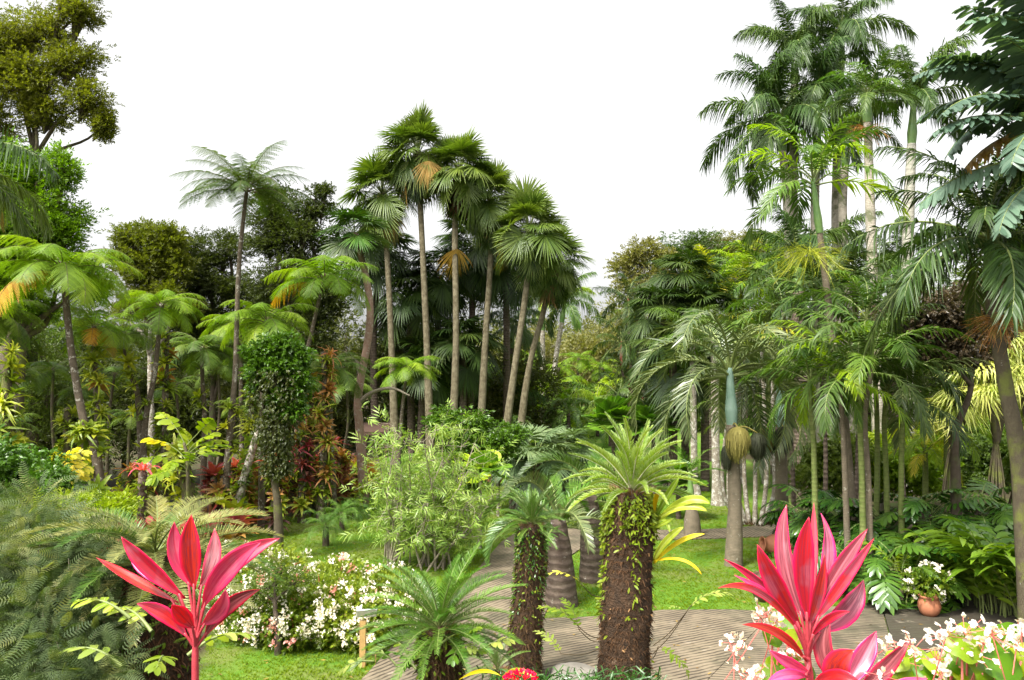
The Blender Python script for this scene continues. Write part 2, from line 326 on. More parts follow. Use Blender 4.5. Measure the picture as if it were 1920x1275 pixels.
def fan(pet, R, nseg, span, e0, bend, droop, split=.55, cone=.12, mats=None, blunt=False, curl=0.):
    mb = MB(); s, p, T, Nn = rachis(pet, e0, bend*.4, 16)
    t = T[-1]; th = math.radians(e0-bend*.4-bend*.6); t = np.array([math.cos(th), 0, math.sin(th)]); nn = np.array([-math.sin(th), 0, math.cos(th)])
    ph = np.radians(np.linspace(-span/2, span/2, nseg)); dphi = abs(ph[1]-ph[0])
    D = np.cos(ph)[:, None]*t+np.sin(ph)[:, None]*np.array([0, 1., 0])+nn*cone*(1-np.cos(ph))[:, None]
    D = nrm(D + rs.randn(nseg, 3)*.02)
    U = np.tile(nn, (nseg, 1))+rs.randn(nseg, 3)*.05
    Ls = R*(.78+.22*np.cos(ph*.55))*(1+rs.randn(nseg)*.03)
    W = 2*Ls*split*math.tan(dphi/2)*1.12
    prof = [(0.02, .05), (split*.5, .5), (split, 1), (.8, .55), (1, .05)] if not blunt else [(0.02, .05), (.5, .5), (.93, 1), (1, .8)]
    if blunt: W = 2*Ls*math.tan(dphi/2)*1.02
    strips(mb, np.tile(p[-1], (nseg, 1)), D, U, Ls, W, prof, droop*(1+rs.randn(nseg)*.25), fold=.35)
    tube(mb, p[::3], .022*(1-.3*s[::3]), 5, mi=1, cap=False)
    return mb.mesh('frond', mats)
def fernfrond(L, e0, bend, np_=22, pl=.85, npn=19, pw_=.078, mats=None, vee=-12, pdroop=.34, fine=1.0):
    mb = MB(); s, p, T, Nn = rachis(L, e0, bend)
    for sg in (-1, 1):
        for u in np.linspace(.14, .99, np_):
            B, t, nn = [np.array([np.interp(u, s, A[:, i]) for i in range(3)]) for A in (p, T, Nn)]
            q = (u-.14)/.86; ln = pl*np.clip(1.3*(q+.12)**.4*(1-q)**.55, .07, 1.05)*(1+rs.randn()*.05)
            a = math.radians(78-28*q+rs.randn()*3); v = math.radians(vee+rs.randn()*6); side = np.array([0, sg*1., 0])
            D = nrm(t*math.cos(a)+math.sin(a)*(side*math.cos(v)+nn*math.sin(v))); up = nrm(np.cross(np.cross(D, nn), D))
            m = max(4, int(npn*(.4+.6*ln/pl))); r = np.linspace(.04, .97, m); C = B+D*(r*ln)[:, None]; C[:, 2] -= pdroop*ln*r**2
            S = nrm(np.cross(D, up)); wl = pw_*np.clip(1.15*(1-r)**.55, .15, 1)*(.55+.45*ln/pl)
            for g in (-1, 1):
                strips(mb, C, D*.45+S*g, np.tile(up, (m, 1)), wl, ln/m*.86*fine, [(0, 1), (.6, .9), (1, .25)], .1, rnd=np.full(m, rs.rand()))
    tube(mb, p[::3], .018*(1-.85*s[::3]), 5, mi=1, cap=False)
    return mb.mesh('frond', mats)
def protos(fn, elevs, var=2): return [(e, fn(e)) for e in elevs for _ in range(var)]
SP = {}
SP['royal'] = protos(lambda e: pinnate(3.7, e, 78+rs.rand()*22, 120, .98, .062, 68, 30, 2, .80, .10, .035, plum=26, mats=[M['royal'], M['rach']], sway=rs.randn()*.04), (78, 58, 36, 12, -18))
SP['livi'] = protos(lambda e: fan(1.05, 1.10, 38, 240, e, 10+(75-e)*.35, .16+(75-e)*.003, .54, mats=[M['livi'], M['rach']]), (86, 72, 58, 44, 28, 12, -6, -24, -42))
SP['livis'] = protos(lambda e: fan(.9, 1.1, 40, 260, e, 35, .25, .55, mats=[M['blueg'], M['rach']]), (75, 50, 25, 0, -25))
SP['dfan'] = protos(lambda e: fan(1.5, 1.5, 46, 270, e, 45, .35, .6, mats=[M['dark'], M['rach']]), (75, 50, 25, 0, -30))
SP['bottle'] = protos(lambda e: pinnate(2.5, e, 120+rs.rand()*25, 52, .62, .038, 62, 38, 28, .34, .10, .03, plum=8, mats=[M['bottle'], M['rach']], pw=1.05), (78, 55, 34, 12))
SP['areca'] = protos(lambda e: pinnate(2.0, e, 76+rs.rand()*18, 34, .62, .052, 60, 28, 8, .45, .14, .02, plum=12, mats=[M['areca'], M['rach']], fold=.25), (75, 52, 30, 6))
SP['big'] = protos(lambda e: pinnate(3.1, e, 60+rs.rand()*20, 64, .80, .055, 62, 30, 5, .75, .08, .035, plum=20, mats=[M['dark'], M['rach']], fold=.2), (75, 52, 30, 8, -15))
SP['cyc'] = protos(lambda e: pinnate(1.25, e, 36+rs.rand()*20, 92, .19, .0085, 66, 36, 30, .05, .12, .013, plum=5, prof=PN, mats=[M['cyc'], M['rach']]), (80, 60, 42, 24, 5))
SP['cycg'] = protos(lambda e: pinnate(1.35, e, 42+rs.rand()*18, 90, .24, .009, 66, 40, 24, .05, .12, .013, plum=7, prof=PN, mats=[M['cycg'], M['rach']]), (80, 60, 42, 24, 5))
SP['cycn'] = protos(lambda e: pinnate(1.0, e, 34+rs.rand()*28, 84, .15, .012, 58, 32, 40, .0, .10, .009, plum=7, prof=PN, mats=[M['cycn'], M['cycnt']]), (82, 66, 52, 38, 24))
SP['spin'] = protos(lambda e: pinnate(1.9, e, 105+rs.rand()*35, 62, .42, .026, 60, 36, 42, .12, .10, .03, plum=5, prof=PN, mats=[M['cyc'], M['rach']], pw=1.2), (72, 50, 28, 8))
SP['phx'] = protos(lambda e: pinnate(1.5, e, 85+rs.rand()*20, 60, .36, .012, 60, 35, 5, .5, .1, .012, plum=18, mats=[M['phx'], M['rach']]), (75, 50, 28, 5))
SP['licu'] = protos(lambda e: fan(.8, .75, 20, 290, e, 30, .05, .9, mats=[M['licu'], M['rach']], blunt=True), (70, 45, 20))
SP['fern'] = protos(lambda e: fernfrond(2.4, e, 78+rs.rand()*22, mats=[M['fern'], M['rachd']]), (48, 34, 20, 6))
SP['fernp'] = protos(lambda e: fernfrond(2.6, e, 60+rs.rand()*18, 22, .66, 12, .10, mats=[M['fernp'], M['rachd']], fine=.75), (52, 34, 20, 8))
PDL = lambda q: np.clip(.55+1.5*q-1.7*q**2, .3, .92)
SP['rav'] = protos(lambda e: pinnate(3.4, e, 60+rs.rand()*20, 42, .58, .115, 74, 58, -8, .30, .30, .05, plum=6, prof=[(0, .95), (.6, 1), (.88, .8), (1, .12)], gap=.07, mats=[M['rav'], M['rach']], shape=PDL, pw=1.6), (75, 50, 28, 5))
SP['bp'] = protos(lambda e: pinnate(2.1, e, 50+rs.rand()*15, 26, .55, .05, 58, 28, 20, .15, .1, .018, plum=6, mats=[M['areca'], M['rach']]), (70, 45, 20))
SP['dead'] = protos(lambda e: fan(1.15, 1.2, 34, 150, e, 40, .5, .5, mats=[M['dead'], M['rachd']]), (-50,))
# leaf twig templates
def twig(nl=6, L=1.0, ll=.5, lw=.2, prof=PL, fold=.2, droop=.15, flat=.4):
    mb = MB(); u = np.linspace(.1, 1, nl); B = np.stack([u*L, 0*u, 0*u], 1); sg = np.where(np.arange(nl) % 2, 1., -1.)
    D = np.stack([.6+.4*u, sg*(1-.7*u), rs.randn(nl)*flat], 1)
    strips(mb, B, D, np.tile([0, 0, 1.], (nl, 1))+rs.randn(nl, 3)*flat, ll*(.8+.4*rs.rand(nl)), lw, prof, droop, fold=fold)
    return mb.arr()
TW = twig(); TWB = twig(7, .8, .45, .28, [(0, .4), (.4, 1), (1, .08)]); TWL = twig(6, .9, .7, .14, PL, .2, .35)
def sprig():
    mb = MB(); n = 10
    for sg in (-1, 1):
        u = np.linspace(.1, 1, n); B = np.stack([u, 0*u, -.15*u**2], 1)
        strips(mb, B, np.stack([0*u+.35, 0*u+sg, 0*u], 1), np.tile([0, 0, 1.], (n, 1)), .19*np.sin(.35+2.5*u)+.03, .042, [(0, .7), (.6, 1), (1, .3)], .1, rnd=np.full(n, rs.rand()))
    return mb.arr()
SPR = sprig()
def flower4():
    mb = MB(); a = np.arange(4)*np.pi/2
    strips(mb, np.zeros((4, 3)), np.stack([np.cos(a), np.sin(a), 0*a+.35], 1), np.tile([0, 0, 1.], (4, 1)), [1, .7, 1, .7], .8, [(0, .3), (.55, 1), (1, .5)], .1)
    return mb.arr()
FL4 = flower4()
# ------------------------------------------------------------------ plants
def trunk_part(root, pts, radii, mat, name='trunk', sides=12, n=None, jit=.06):
    mb = MB(); o = np.array(root.location); n = n or max(8, int(len(pts)*6)); W = spline(pts, n)-o
    r = np.interp(np.linspace(0, 1, n), np.linspace(0, 1, len(radii)), radii)
    tube(mb, W, r, sides, jit=jit); return obj(name, mb.mesh(name, mat), root)
def crown_fronds(root, top, sp, n, sc=1.0, emax=90, emin=-60, az0=None, avoid=0, dead=0, mats=None, deadmat=None, jit=8, tilt=(0, 0), spread=.08):
    pr = [q for q in SP[sp] if emin <= q[0] <= emax]; el = sorted(set(q[0] for q in pr), reverse=True)
    az = rs.rand()*6.28 if az0 is None else az0; loc = np.array(top)-np.array(root.location)
    for i in range(n):
        e = el[min(len(el)-1, int(i/n*len(el)))]; me = random.choice([q[1] for q in pr if q[0] == e]); a = az+i*2.39996
        if avoid and e < 70 and math.sin(a) < -math.cos(avoid): a += 1.5
        off = np.array([math.cos(a), math.sin(a), 0])*spread*sc*(i/n)
        mt = (mats[i % len(mats)] if mats else None); mt = deadmat or M['dead'] if i >= n-dead else mt
        obj('frond', me, root, loc+off+[0, 0, -.18*sc*i/n], (math.radians(rs.randn()*jit+tilt[0]), math.radians(rs.randn()*jit*.7+tilt[1]), a), sc*(1+rs.randn()*(.06 if jit < 10 else .12)), mt)
def palm(name, label, cat, d, pts, r, sp, n, sc=1., group=None, bark='bk_livi', shaft=None, dd=0., emax=90, emin=-60, dead=0, mats=None, deadmat=None, base=None, jit=8, avoid=0):
    """pts: pixel points up the stem, the last one the growing point; base: ground distance (defaults to d)"""
    b = G(pts[0][0], d); root = thing(name, label, cat, b, group)
    W = [b-[0, 0, .15]]+[P(x, y, d+dd*(i+1)/len(pts[1:])) for i, (x, y) in enumerate(pts[1:])]
    top = W[-1]
    if shaft:
        ln, sr, sm_ = shaft; T = nrm(W[-1]-W[-2]); j = top-T*ln
        trunk_part(root, W[:-1]+[j], r, M[bark])
        trunk_part(root, [j, j+T*ln*.25, j+T*ln*.6, top], [sr*.95, sr*1.15, sr*.8, sr*.55], M[sm_], 'crownshaft', jit=0.02)
    else: trunk_part(root, W, r, M[bark])
    crown_fronds(root, top, sp, n, sc, emax, emin, dead=dead, mats=mats, deadmat=deadmat, jit=jit, avoid=avoid)
    return root, np.array(W)
def broadleaf(name, label, cat, d, bpx, blobs, n, size, mat, bark='bk_dark', r0=.2, group=None, tpl=None, clump=.30, dens=9, thick=1., up=.35, fork=.45, kind=None, bare=False, wig=.25):
    b = G(bpx, d); root = thing(name, label, cat, b, group)
    if kind: root['kind'] = kind
    wb = []
    for q in blobs:
        px, py, rx, ry = q[:4]; dd = q[4] if len(q) > 4 else 0
        k = (d+dd)/F; wb.append((P(px, py, d+dd), np.array([rx*k, (rx+ry)*.5*k*thick, ry*k])))
    mbt = MB(); cen = np.mean([w_[0] for w_ in wb], 0); low = min((w_[0][2]-w_[1][2]) for w_ in wb)
    fk = b*(1-fork)+np.array([cen[0], cen[1], max(low, b[2]+1)])*fork
    fk[2] = max(b[2]+.3, min(fk[2], low+.4*(cen[2]-low)))
    tube(mbt, spline([b-[0, 0, .2], b*.5+fk*.5+rs.randn(3)*[.1, .1, 0], fk], 10)-b, np.linspace(r0*1.25, r0*.8, 10), 9, jit=.1, cap=False)
    mb = MB(); tot = sum(w_[1][0]*w_[1][2] for w_ in wb)
    top_ = cen.copy(); top_[2] = max(cen[2], fk[2]+.6); lead = spline([fk, fk*.5+top_*.5+rs.randn(3)*wig*.8, top_], 12)
    tube(mbt, lead-b, np.linspace(r0*.8, r0*.2, 12), 8, jit=.12, cap=False)
    for c, r in wb:
        s_ = lead[int(np.clip(((c[2]-r[2]*.8)-fk[2])/max(.5, top_[2]-fk[2])*11*.7, 0, 9))]; ln_ = np.linalg.norm(c-s_)
        tube(mbt, spline([s_, s_*.68+c*.32+rs.randn(3)*.09*ln_, s_*.3+c*.7+rs.randn(3)*.09*ln_+[0, 0, .05*ln_], c], 11)-b, np.linspace(r0*.5, r0*.14, 11), 6, jit=.12, cap=False)
        ncl = max(5, int(dens*(1+r.mean()*.4))); m = max(20, int(n*r[0]*r[2]/tot/ncl))
        u = rdir(ncl); cl = c+u*r*(.35+.62*rs.rand(ncl, 1)**.6)
        for ci in cl:
            tube(mbt, spline([c*.85+fk*.15, c*.5+ci*.5+rs.randn(3)*wig*.5*r.mean()*.5, ci], 5)-b, np.linspace(r0*.13, r0*.04, 5), 4, cap=False)
            off = rs.randn(m, 3)*r*clump*(.5+.8*rs.rand()); off[:, 2] *= .85; off = np.where(np.linalg.norm(off/r, axis=1, keepdims=True) > .75, off*.5, off)
            X = nrm(off+rs.randn(m, 3)*.5*r.mean()*clump+nrm(ci-c)*.4*r.mean()*clump); X[:, 2] = X[:, 2]*.6-.05
            Z = rdir(m, up*3)
            scatter(mb, tpl or TW, X, Z, ci+off-b, size*(.7+.6*rs.rand(m)))
    obj('trunk', mbt.mesh('trunk', M[bark]), root); obj('crown', mb.mesh('crown', mat), root)
    return root
# bromeliads
def brom(n, L, W, e0, e1, dr):
    mb = MB(); i = np.arange(n); a = i*2.4; e = np.radians(e0+(e1-e0)*i/n)
    D = np.stack([np.cos(a)*np.cos(e), np.sin(a)*np.cos(e), np.sin(e)], 1); U = np.stack([-np.cos(a)*np.sin(e), -np.sin(a)*np.sin(e), np.cos(e)], 1)
    strips(mb, D*.02, D, U, L*(.8+.3*rs.rand(n)), W, [(0, 1), (.4, 1), (.75, .7), (1, .05)], dr, fold=.3)
    return mb.mesh('bromeliad', M['bry'])
BR = [brom(16, .30, .05, 80, 15, .5), brom(14, .24, .065, 70, 10, .35), brom(20, .38, .032, 85, 20, .7), brom(12, .20, .07, 60, 0, .3)]
BQ = []; CN = {'bry': 'yellow', 'brg': 'green', 'bro': 'orange', 'brr': 'crimson', 'brm': 'maroon', 'brp': 'pink'}
def cname(m): return [v for k, v in CN.items() if M[k] == m][0]
def put_brom(loc, sc, mat, label, group, tilt=None, k=None):
    rot = (rs.randn()*.35, rs.randn()*.35, rs.rand()*6.28) if tilt is None else tilt; sc = sc*(.75+.5*rs.rand())
    sc = sc*1.5; BQ.append((sc/max(1, loc[1]), np.array(loc), rot, sc, mat, label, group, rs.randint(4) if k is None else k))
def clad(W, r, n, t0, t1, sc, mats, label, group):
    """bromeliads clinging up a stem"""
    W = spline(W, 40); 
    for i in range(n):
        t = t0+(t1-t0)*(i+rs.rand()*.8)/n; c = W[min(39, int(t*39))]; a = -math.pi/2+rs.randn()*1.2 if rs.rand() < .75 else rs.rand()*6.28
        a = rs.choice([-math.pi, 0])+rs.randn()*.6 if rs.rand() < .5 else a
        q = c+np.array([math.cos(a), math.sin(a), 0])*r
        m_ = mats[rs.randint(len(mats))]; t_ = (t-t0)/(t1-t0); put_brom(q, sc, m_, '%s bromeliad %s on the %s of %s' % (cname(m_), 'low' if t_ < .33 else 'midway' if t_ < .66 else 'high', 'left' if math.cos(a) < -.5 else 'right' if math.cos(a) > .5 else 'front', label), 'bromeliads on '+label, (-.7*math.sin(a)+rs.randn()*.25, .7*math.cos(a)+rs.randn()*.25, 0))

# ================================================================== THE SETTING
def inpoly(x, y, poly):
    c = np.zeros(x.shape, bool); n = len(poly)
    for i in range(n):
        x1, y1 = poly[i][:2]; x2, y2 = poly[(i+1) % n][:2]
        if y1 == y2: continue
        c ^= ((y1 > y) != (y2 > y)) & (x < (x2-x1)*(y-y1)/(y2-y1)+x1)
    return c
QP = lambda L: [tuple(Q(*p)[:2]) for p in L]
LAWN = QP([(1690, 1300), (1650, 1126), (1560, 1105), (1500, 1010), (1478, 930), (1470, 905)])
LAWN += [(13, 46), (26, 60), (30, 84), (-9, 84), (-9, 62), (-7.5, 46), (-6.0, 38)] + QP([(700, 915), (600, 950), (470, 960), (425, 1000), (400, 1100), (395, 1180), (360, 1330)]) + [(-4, 10), (8, 10)]
PATHS = [([(560, 1400), (690, 1265), (735, 1215), (800, 1165), (865, 1105), (905, 1058), (940, 1018), (975, 996), (1030, 986), (1130, 990), (1250, 996), (1350, 993), (1440, 986), (1500, 978), (1560, 975), (1560, 999), (1470, 1006), (1350, 1011), (1250, 1013), (1130, 1015), (1098, 1024), (1072, 1042), (1045, 1100), (1018, 1163), (1000, 1230), (960, 1400)], 35),
         ([(1019, 1163), (1120, 1159), (1240, 1147), (1370, 1146), (1451, 1150), (1330, 1275), (1235, 1400), (962, 1400), (1001, 1230)], 62),
         ([(1453, 1150), (1520, 1145), (1600, 1138), (1650, 1131), (1668, 1200), (1700, 1290), (1735, 1400), (1237, 1400), (1332, 1275)], 100),
         ([(1652, 1130), (1760, 1126), (1850, 1133), (1960, 1150), (2250, 1170), (2350, 1400), (1740, 1400), (1703, 1290), (1671, 1200)], 96)]
m, n = newmat('garden_ground'); co = coords(n)
at = N(n, 'ShaderNodeAttribute', attribute_name='leaf'); spc = N(n, 'ShaderNodeSeparateColor'); n.links.new(at.outputs['Color'], spc.inputs[0])
g1 = mixc(n, (.065, .15, .012), (.115, .21, .02), rng(n, noise(n, .9, 4, co), .35, .65, 0, 1))
g1 = mixc(n, g1, (.13, .14, .04), rng(n, noise(n, .45, 6, co, .75), .46, .60, 0, .85)); g1 = mixc(n, g1, (.05, .12, .008), rng(n, noise(n, 28, 2, co), .5, .8, 0, .7))
s1 = mixc(n, (.035, .028, .016), (.075, .06, .03), noise(n, 5, 4, co)); s1 = mixc(n, s1, (.05, .08, .015), rng(n, noise(n, .8, 4, co), .5, .65, 0, .8))
o1 = mixc(n, (.13, .11, .05), (.12, .15, .03), rng(n, noise(n, .8, 4, co), .42, .58, 0, 1))
c = mixc(n, s1, g1, spc.outputs[0]); c = mixc(n, c, o1, spc.outputs[2])
out(n, principled(n, c, .9, .15, bump(n, noise(n, 40, 4, co), .7, .03)).outputs[0]); M['ground'] = m
def ground_pt_mask(x, y):
    x = np.asarray(x); y = np.asarray(y)
    lawn = inpoly(x, y, LAWN)
    moss = ((x < -5.2) & (y > 20.5) & (y < 44) & (x > -13))
    return lawn, moss
xs = np.concatenate([np.array([-420, -260, -160, -100, -70, -50, -40]), np.arange(-32, 32.01, .25), np.array([40, 50, 70, 100, 160, 260, 420])])
ys = np.concatenate([np.array([-60, -30, -12, -5]), np.arange(-1, 70, .25), np.array([72, 75, 80, 86, 92, 100, 112, 130, 160, 200, 260, 400, 800])])
X, Y = np.meshgrid(xs, ys); x, y = X.ravel(), Y.ravel(); z = gz(x, y) + np.where(np.hypot(x, y) < 60, np.sin(x*1.7)*np.sin(y*1.3)*.012, 0)
lw_, mo = ground_pt_mask(x, y); A = np.stack([lw_.astype(float), 0*x, mo*.75*(~lw_ + .35*lw_)], 1)
nx = len(xs); i, j = np.meshgrid(np.arange(len(ys)-1), np.arange(nx-1), indexing='ij'); a = i*nx+j
mb = MB(); mb.add(np.stack([x, y, z], 1), np.stack([a, a+1, a+nx+1, a+nx], -1), A)
tag(obj('ground', mb.mesh('ground', M['ground'])), kind='structure')
def pathmat(ang, k):
    m, n = newmat('grooved_concrete'); co = coords(n)
    mp = N(n, 'ShaderNodeMapping'); mp.inputs['Rotation'].default_value = (0, 0, math.radians(ang)); n.links.new(co, mp.inputs[0])
    wv = N(n, 'ShaderNodeTexWave', wave_type='BANDS', bands_direction='X'); wv.inputs['Scale'].default_value = 3.0; wv.inputs['Distortion'].default_value = 2.2
    wv.inputs['Detail'].default_value = 3; wv.inputs['Detail Scale'].default_value = 1.3; n.links.new(mp.outputs[0], wv.inputs['Vector'])
    cA, cB = ((.205, .165, .11), (.135, .108, .074)) if k < 3 else ((.06, .05, .036), (.04, .033, .024))  # last slab has much darker concrete
    col = mixc(n, cA, cB, rng(n, noise(n, 1.1, 5, co), .35, .65, 0, 1))
    col = mixc(n, col, (.06, .06, .035), rng(n, noise(n, .5, 6, co, .75), .48, .62, 0, .75))
    col = mixc(n, col, (.34, .29, .22), rng(n, noise(n, 3.5, 5, co), .62, .75, 0, .6))
    br = noise(n, 2.2, 3, co); gro = rng(n, wv.outputs['Fac'], .66, .86, 0, 1); ml = N(n, 'ShaderNodeMath', operation='MULTIPLY'); n.links.new(gro, ml.inputs[0]); n.links.new(rng(n, br, .32, .55, .25, 1), ml.inputs[1])
    col = mixc(n, col, (.045, .034, .022), ml.outputs[0])
    inv = N(n, 'ShaderNodeMath', operation='SUBTRACT'); inv.inputs[0].default_value = 1; n.links.new(ml.outputs[0], inv.inputs[1])
    b1 = bump(n, inv.outputs[0], .8, .02)
    out(n, principled(n, col, .8, .3, b1).outputs[0]); return m
for k, (pl, ang) in enumerate(PATHS):
    p2 = [Vector((*Q(*p)[:2], 0)) for p in pl]; tris = tessellate_polygon([p2])
    zt = .035 + .004*k; me = bpy.data.meshes.new('path'); nn_ = len(p2)
    me.from_pydata([(p.x, p.y, zt) for p in p2]+[(p.x, p.y, -.1) for p in p2], [], [tuple(t) for t in tris]+[(i, (i+1) % nn_, nn_+(i+1) % nn_, nn_+i) for i in range(nn_)])
    me.materials.append(pathmat(ang, k)); tag(obj('path' if k == 0 else 'pavement', me), kind='structure')
PW = [QP(p[0]) for p in PATHS]
# grass blades over the nearer lawns
def tuft():
    mb = MB(); a = rs.rand(5)*6.28
    strips(mb, np.stack([np.cos(a)*.3, np.sin(a)*.3, 0*a], 1), np.stack([np.cos(a)*.5, np.sin(a)*.5, 1+0*a], 1), rdir(5), 1., .20, [(0, 1), (1, .15)], .25)
    return mb.arr()
ng = 95000; gx = rs.rand(ng)*17-8; gy = 11+rs.rand(ng)**1.5*24; lw_, _ = ground_pt_mask(gx, gy)
for pw in PW: lw_ &= ~inpoly(gx, gy, pw)
gx, gy = gx[lw_], gy[lw_]; mb = MB(); k = len(gx)
scatter(mb, tuft(), np.stack([np.cos(gx*99), np.sin(gx*99), 0*gx], 1), np.tile([0, 0, 1.], (k, 1)), np.stack([gx, gy, gz(gx, gy)], 1), .035+.03*rs.rand(k))
tag(obj('grass', mb.mesh('grass', M['grass'], False)), 'short green lawn grass', kind='stuff')
mb = MB(); k = 520; fx = rs.rand(k)*15-6; fy = 11.5+rs.rand(k)**1.3*16; onp = np.zeros(k, bool)
for pw in PW: onp |= inpoly(fx, fy, pw)
strips(mb, np.stack([fx, fy, gz(fx, fy)+np.where(onp, .056, .045)], 1), np.stack([rs.randn(k), rs.randn(k), .1*rs.randn(k)], 1), np.tile([0, 0, 1.], (k, 1))+rs.randn(k, 3)*.15, .04+.07*rs.rand(k), .03, [(0, .2), (.4, 1), (.7, .8), (1, .05)], 0., fold=.2)
M['litter'] = L_('fallen_leaf', (.10, .05, .02), (.34, .22, .06), rough=.7, trans=.1); tag(obj('fallen_leaves', mb.mesh('fallen_leaves', M['litter'])), 'dry fallen leaves on paving and grass', kind='stuff')
# ================================================================== FAR TREES
BL = broadleaf
def wood(pxs, d, top, mat, label, lab2, n=3200, size=.55, rx=75, base=None, tpl=None):
    for i, px in enumerate(pxs):
        t = top[i] if isinstance(top, (list, tuple)) else top; h = 850-t
        BL('tree', label.format(lab2[i]), 'tree', d+rs.rand()*5, px, [(px+rs.randn()*8, t+h*.22, rx*.8, h*.22), (px-rx*.45, t+h*.52, rx*.75, h*.26), (px+rx*.45, t+h*.55, rx*.75, h*.26), (px, t+h*.82, rx, h*.2)], n, size, M['t_dark'] if mat is M['t_mid'] and px < 700 and i % 3 else mat, group='trees of the wood behind the garden', r0=.28, dens=7, clump=.34)
wood([-230, -110, 10, 130, 235, 345, 460, 575], 56, [380, 420, 560, 570, 540, 520, 520, 500], M['t_mid'], 'leafy tree in the wood {}',
     ['beyond the far left edge', 'behind the vine clad tree at the left edge', 'directly behind the vine clad tree', 'behind the big tree fern at left', 'behind the second and third tree ferns', 'left of the tall slender fern trunk', 'behind the tall slender fern trunk', 'behind the ivy covered column'], size=.5)
wood([40, 180, 300, 410, 520, 640, 750, 860, 960], 50, [660, 640, 640, 660, 640, 600, 560, 540, 660], M['t_dark'], 'dark understorey tree {}',
     ['at far left below the vines', 'behind the leaning fern trunk', 'behind the stump with lobed leaves', 'left of the wooden railing', 'behind the railing', 'behind the reddish leaning trunk', 'behind the left fan palms', 'behind the middle fan palms', 'behind the right fan palms'], size=.42, rx=80)
wood([1620, 1730, 1840, 1950, 2080], 46, [560, 520, 470, 440, 400], M['t_mid'], 'green tree in the right-hand wood {}', ['behind the slender cane palms', 'behind the purple leaved tree', 'behind the variegated screw pines', 'at the right edge', 'beyond the right edge'], size=.42, rx=80)
wood([1240, 1340, 1440, 1540], 58, [640, 610, 600, 600], M['t_mid'], 'shaded tree {}', ['behind the wax palm', 'behind the small spindle palm', 'behind the blue-shafted palms', 'behind the royal palm trunks'], size=.42, rx=70)
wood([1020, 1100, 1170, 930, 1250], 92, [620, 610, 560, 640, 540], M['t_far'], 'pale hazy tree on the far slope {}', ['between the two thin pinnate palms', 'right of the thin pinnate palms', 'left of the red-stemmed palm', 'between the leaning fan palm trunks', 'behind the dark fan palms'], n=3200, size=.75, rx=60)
BL('tree', 'pale feathery tree standing above the wood right of the sky gap', 'tree', 80, 1205, [(1205, 480, 35, 26), (1180, 500, 28, 20), (1240, 490, 28, 22), (1210, 530, 50, 30)], 2600, .5, M['t_far'], 'bk_pale', .2)
for px, d_, lab in ((1300, 84, 'left of the royal palms'), (1370, 86, 'nearest the royal palm crowns on their left'), (1440, 88, 'directly behind the royal palm trunks')):
    BL('tree', 'rounded distant tree with open green crown ' + lab, 'tree', d_, px, [(px-25, 462, 40, 24), (px+30, 455, 40, 22), (px, 490, 60, 28), (px+10, 530, 70, 36)], 3800, .42, M['t_mid'] if px != 1370 else M['t_far'], 'bk_pale', .3, group='distant trees on the skyline', clump=.19, dens=14)
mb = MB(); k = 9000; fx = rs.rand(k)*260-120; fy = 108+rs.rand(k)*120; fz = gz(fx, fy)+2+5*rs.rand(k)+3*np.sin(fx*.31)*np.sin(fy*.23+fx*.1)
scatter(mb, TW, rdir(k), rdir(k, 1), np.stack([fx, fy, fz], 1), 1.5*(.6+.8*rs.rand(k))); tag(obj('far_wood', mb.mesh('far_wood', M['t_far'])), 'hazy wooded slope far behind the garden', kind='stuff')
# left-hand big trees
BL('tree', 'tall olive green tree with spreading limbs at top left corner', 'tree', 30, -40, [(60, 55, 62, 42), (135, 110, 50, 45), (50, 150, 70, 55), (165, 190, 38, 34), (196, 232, 14, 26), (150, 25, 38, 26), (10, 100, 60, 60), (-70, 90, 80, 90), (90, 215, 45, 28), (-40, 230, 70, 60), (130, -30, 50, 30)], 19000, .19, M['t_olive'], 'bk_moss', .20, clump=.20, dens=40, fork=.75)
BL('tree', 'bright green vine clad tree at left edge behind the tree ferns', 'tree', 26.5, 20, [(-10, 320, 60, 50), (0, 400, 70, 60), (0, 500, 70, 70), (50, 330, 60, 45), (118, 320, 26, 40), (70, 400, 75, 50), (20, 450, 80, 60), (120, 440, 28, 30), (100, 490, 60, 40), (30, 560, 70, 60), (-80, 450, 90, 110), (175, 530, 30, 36)], 26000, .20, M['t_vine'], 'bk_moss', .26, clump=.20, dens=22)
BL('tree', 'vine draped dark trunk left of the leaning fern trunk', 'tree', 31, 50, [(60, 660, 34, 60), (95, 740, 38, 60), (40, 780, 34, 50)], 4200, .18, M['t_mid'], 'bk_moss', .45, clump=.3)
BL('tree', 'olive crowned tree with round top left of the dark trees', 'tree', 44, 285, [(255, 445, 36, 26), (310, 455, 38, 30), (230, 490, 28, 22), (335, 500, 28, 30), (285, 500, 50, 36), (260, 560, 50, 30), (320, 570, 50, 34)], 9000, .30, M['t_olive'], 'bk_pale', .25, clump=.25, dens=10)
BL('tree', 'broad dark tree between the olive tree and the tall slender fern', 'tree', 47, 400, [(365, 470, 30, 30), (420, 465, 40, 28), (395, 520, 60, 45), (360, 590, 50, 45), (440, 580, 50, 60), (400, 660, 70, 60)], 12000, .30, M['t_dark'], 'bk_dark', .3, clump=.27, dens=10)
BL('tree', 'tall dark tree behind the umbrella shaped tree fern', 'tree', 45, 545, [(520, 385, 38, 34), (585, 385, 34, 26), (610, 358, 12, 12), (500, 440, 42, 40), (560, 450, 55, 45), (525, 520, 60, 50), (590, 540, 50, 50), (545, 610, 70, 60)], 15000, .28, M['t_dark'], 'bk_dark', .3, clump=.26, dens=11)
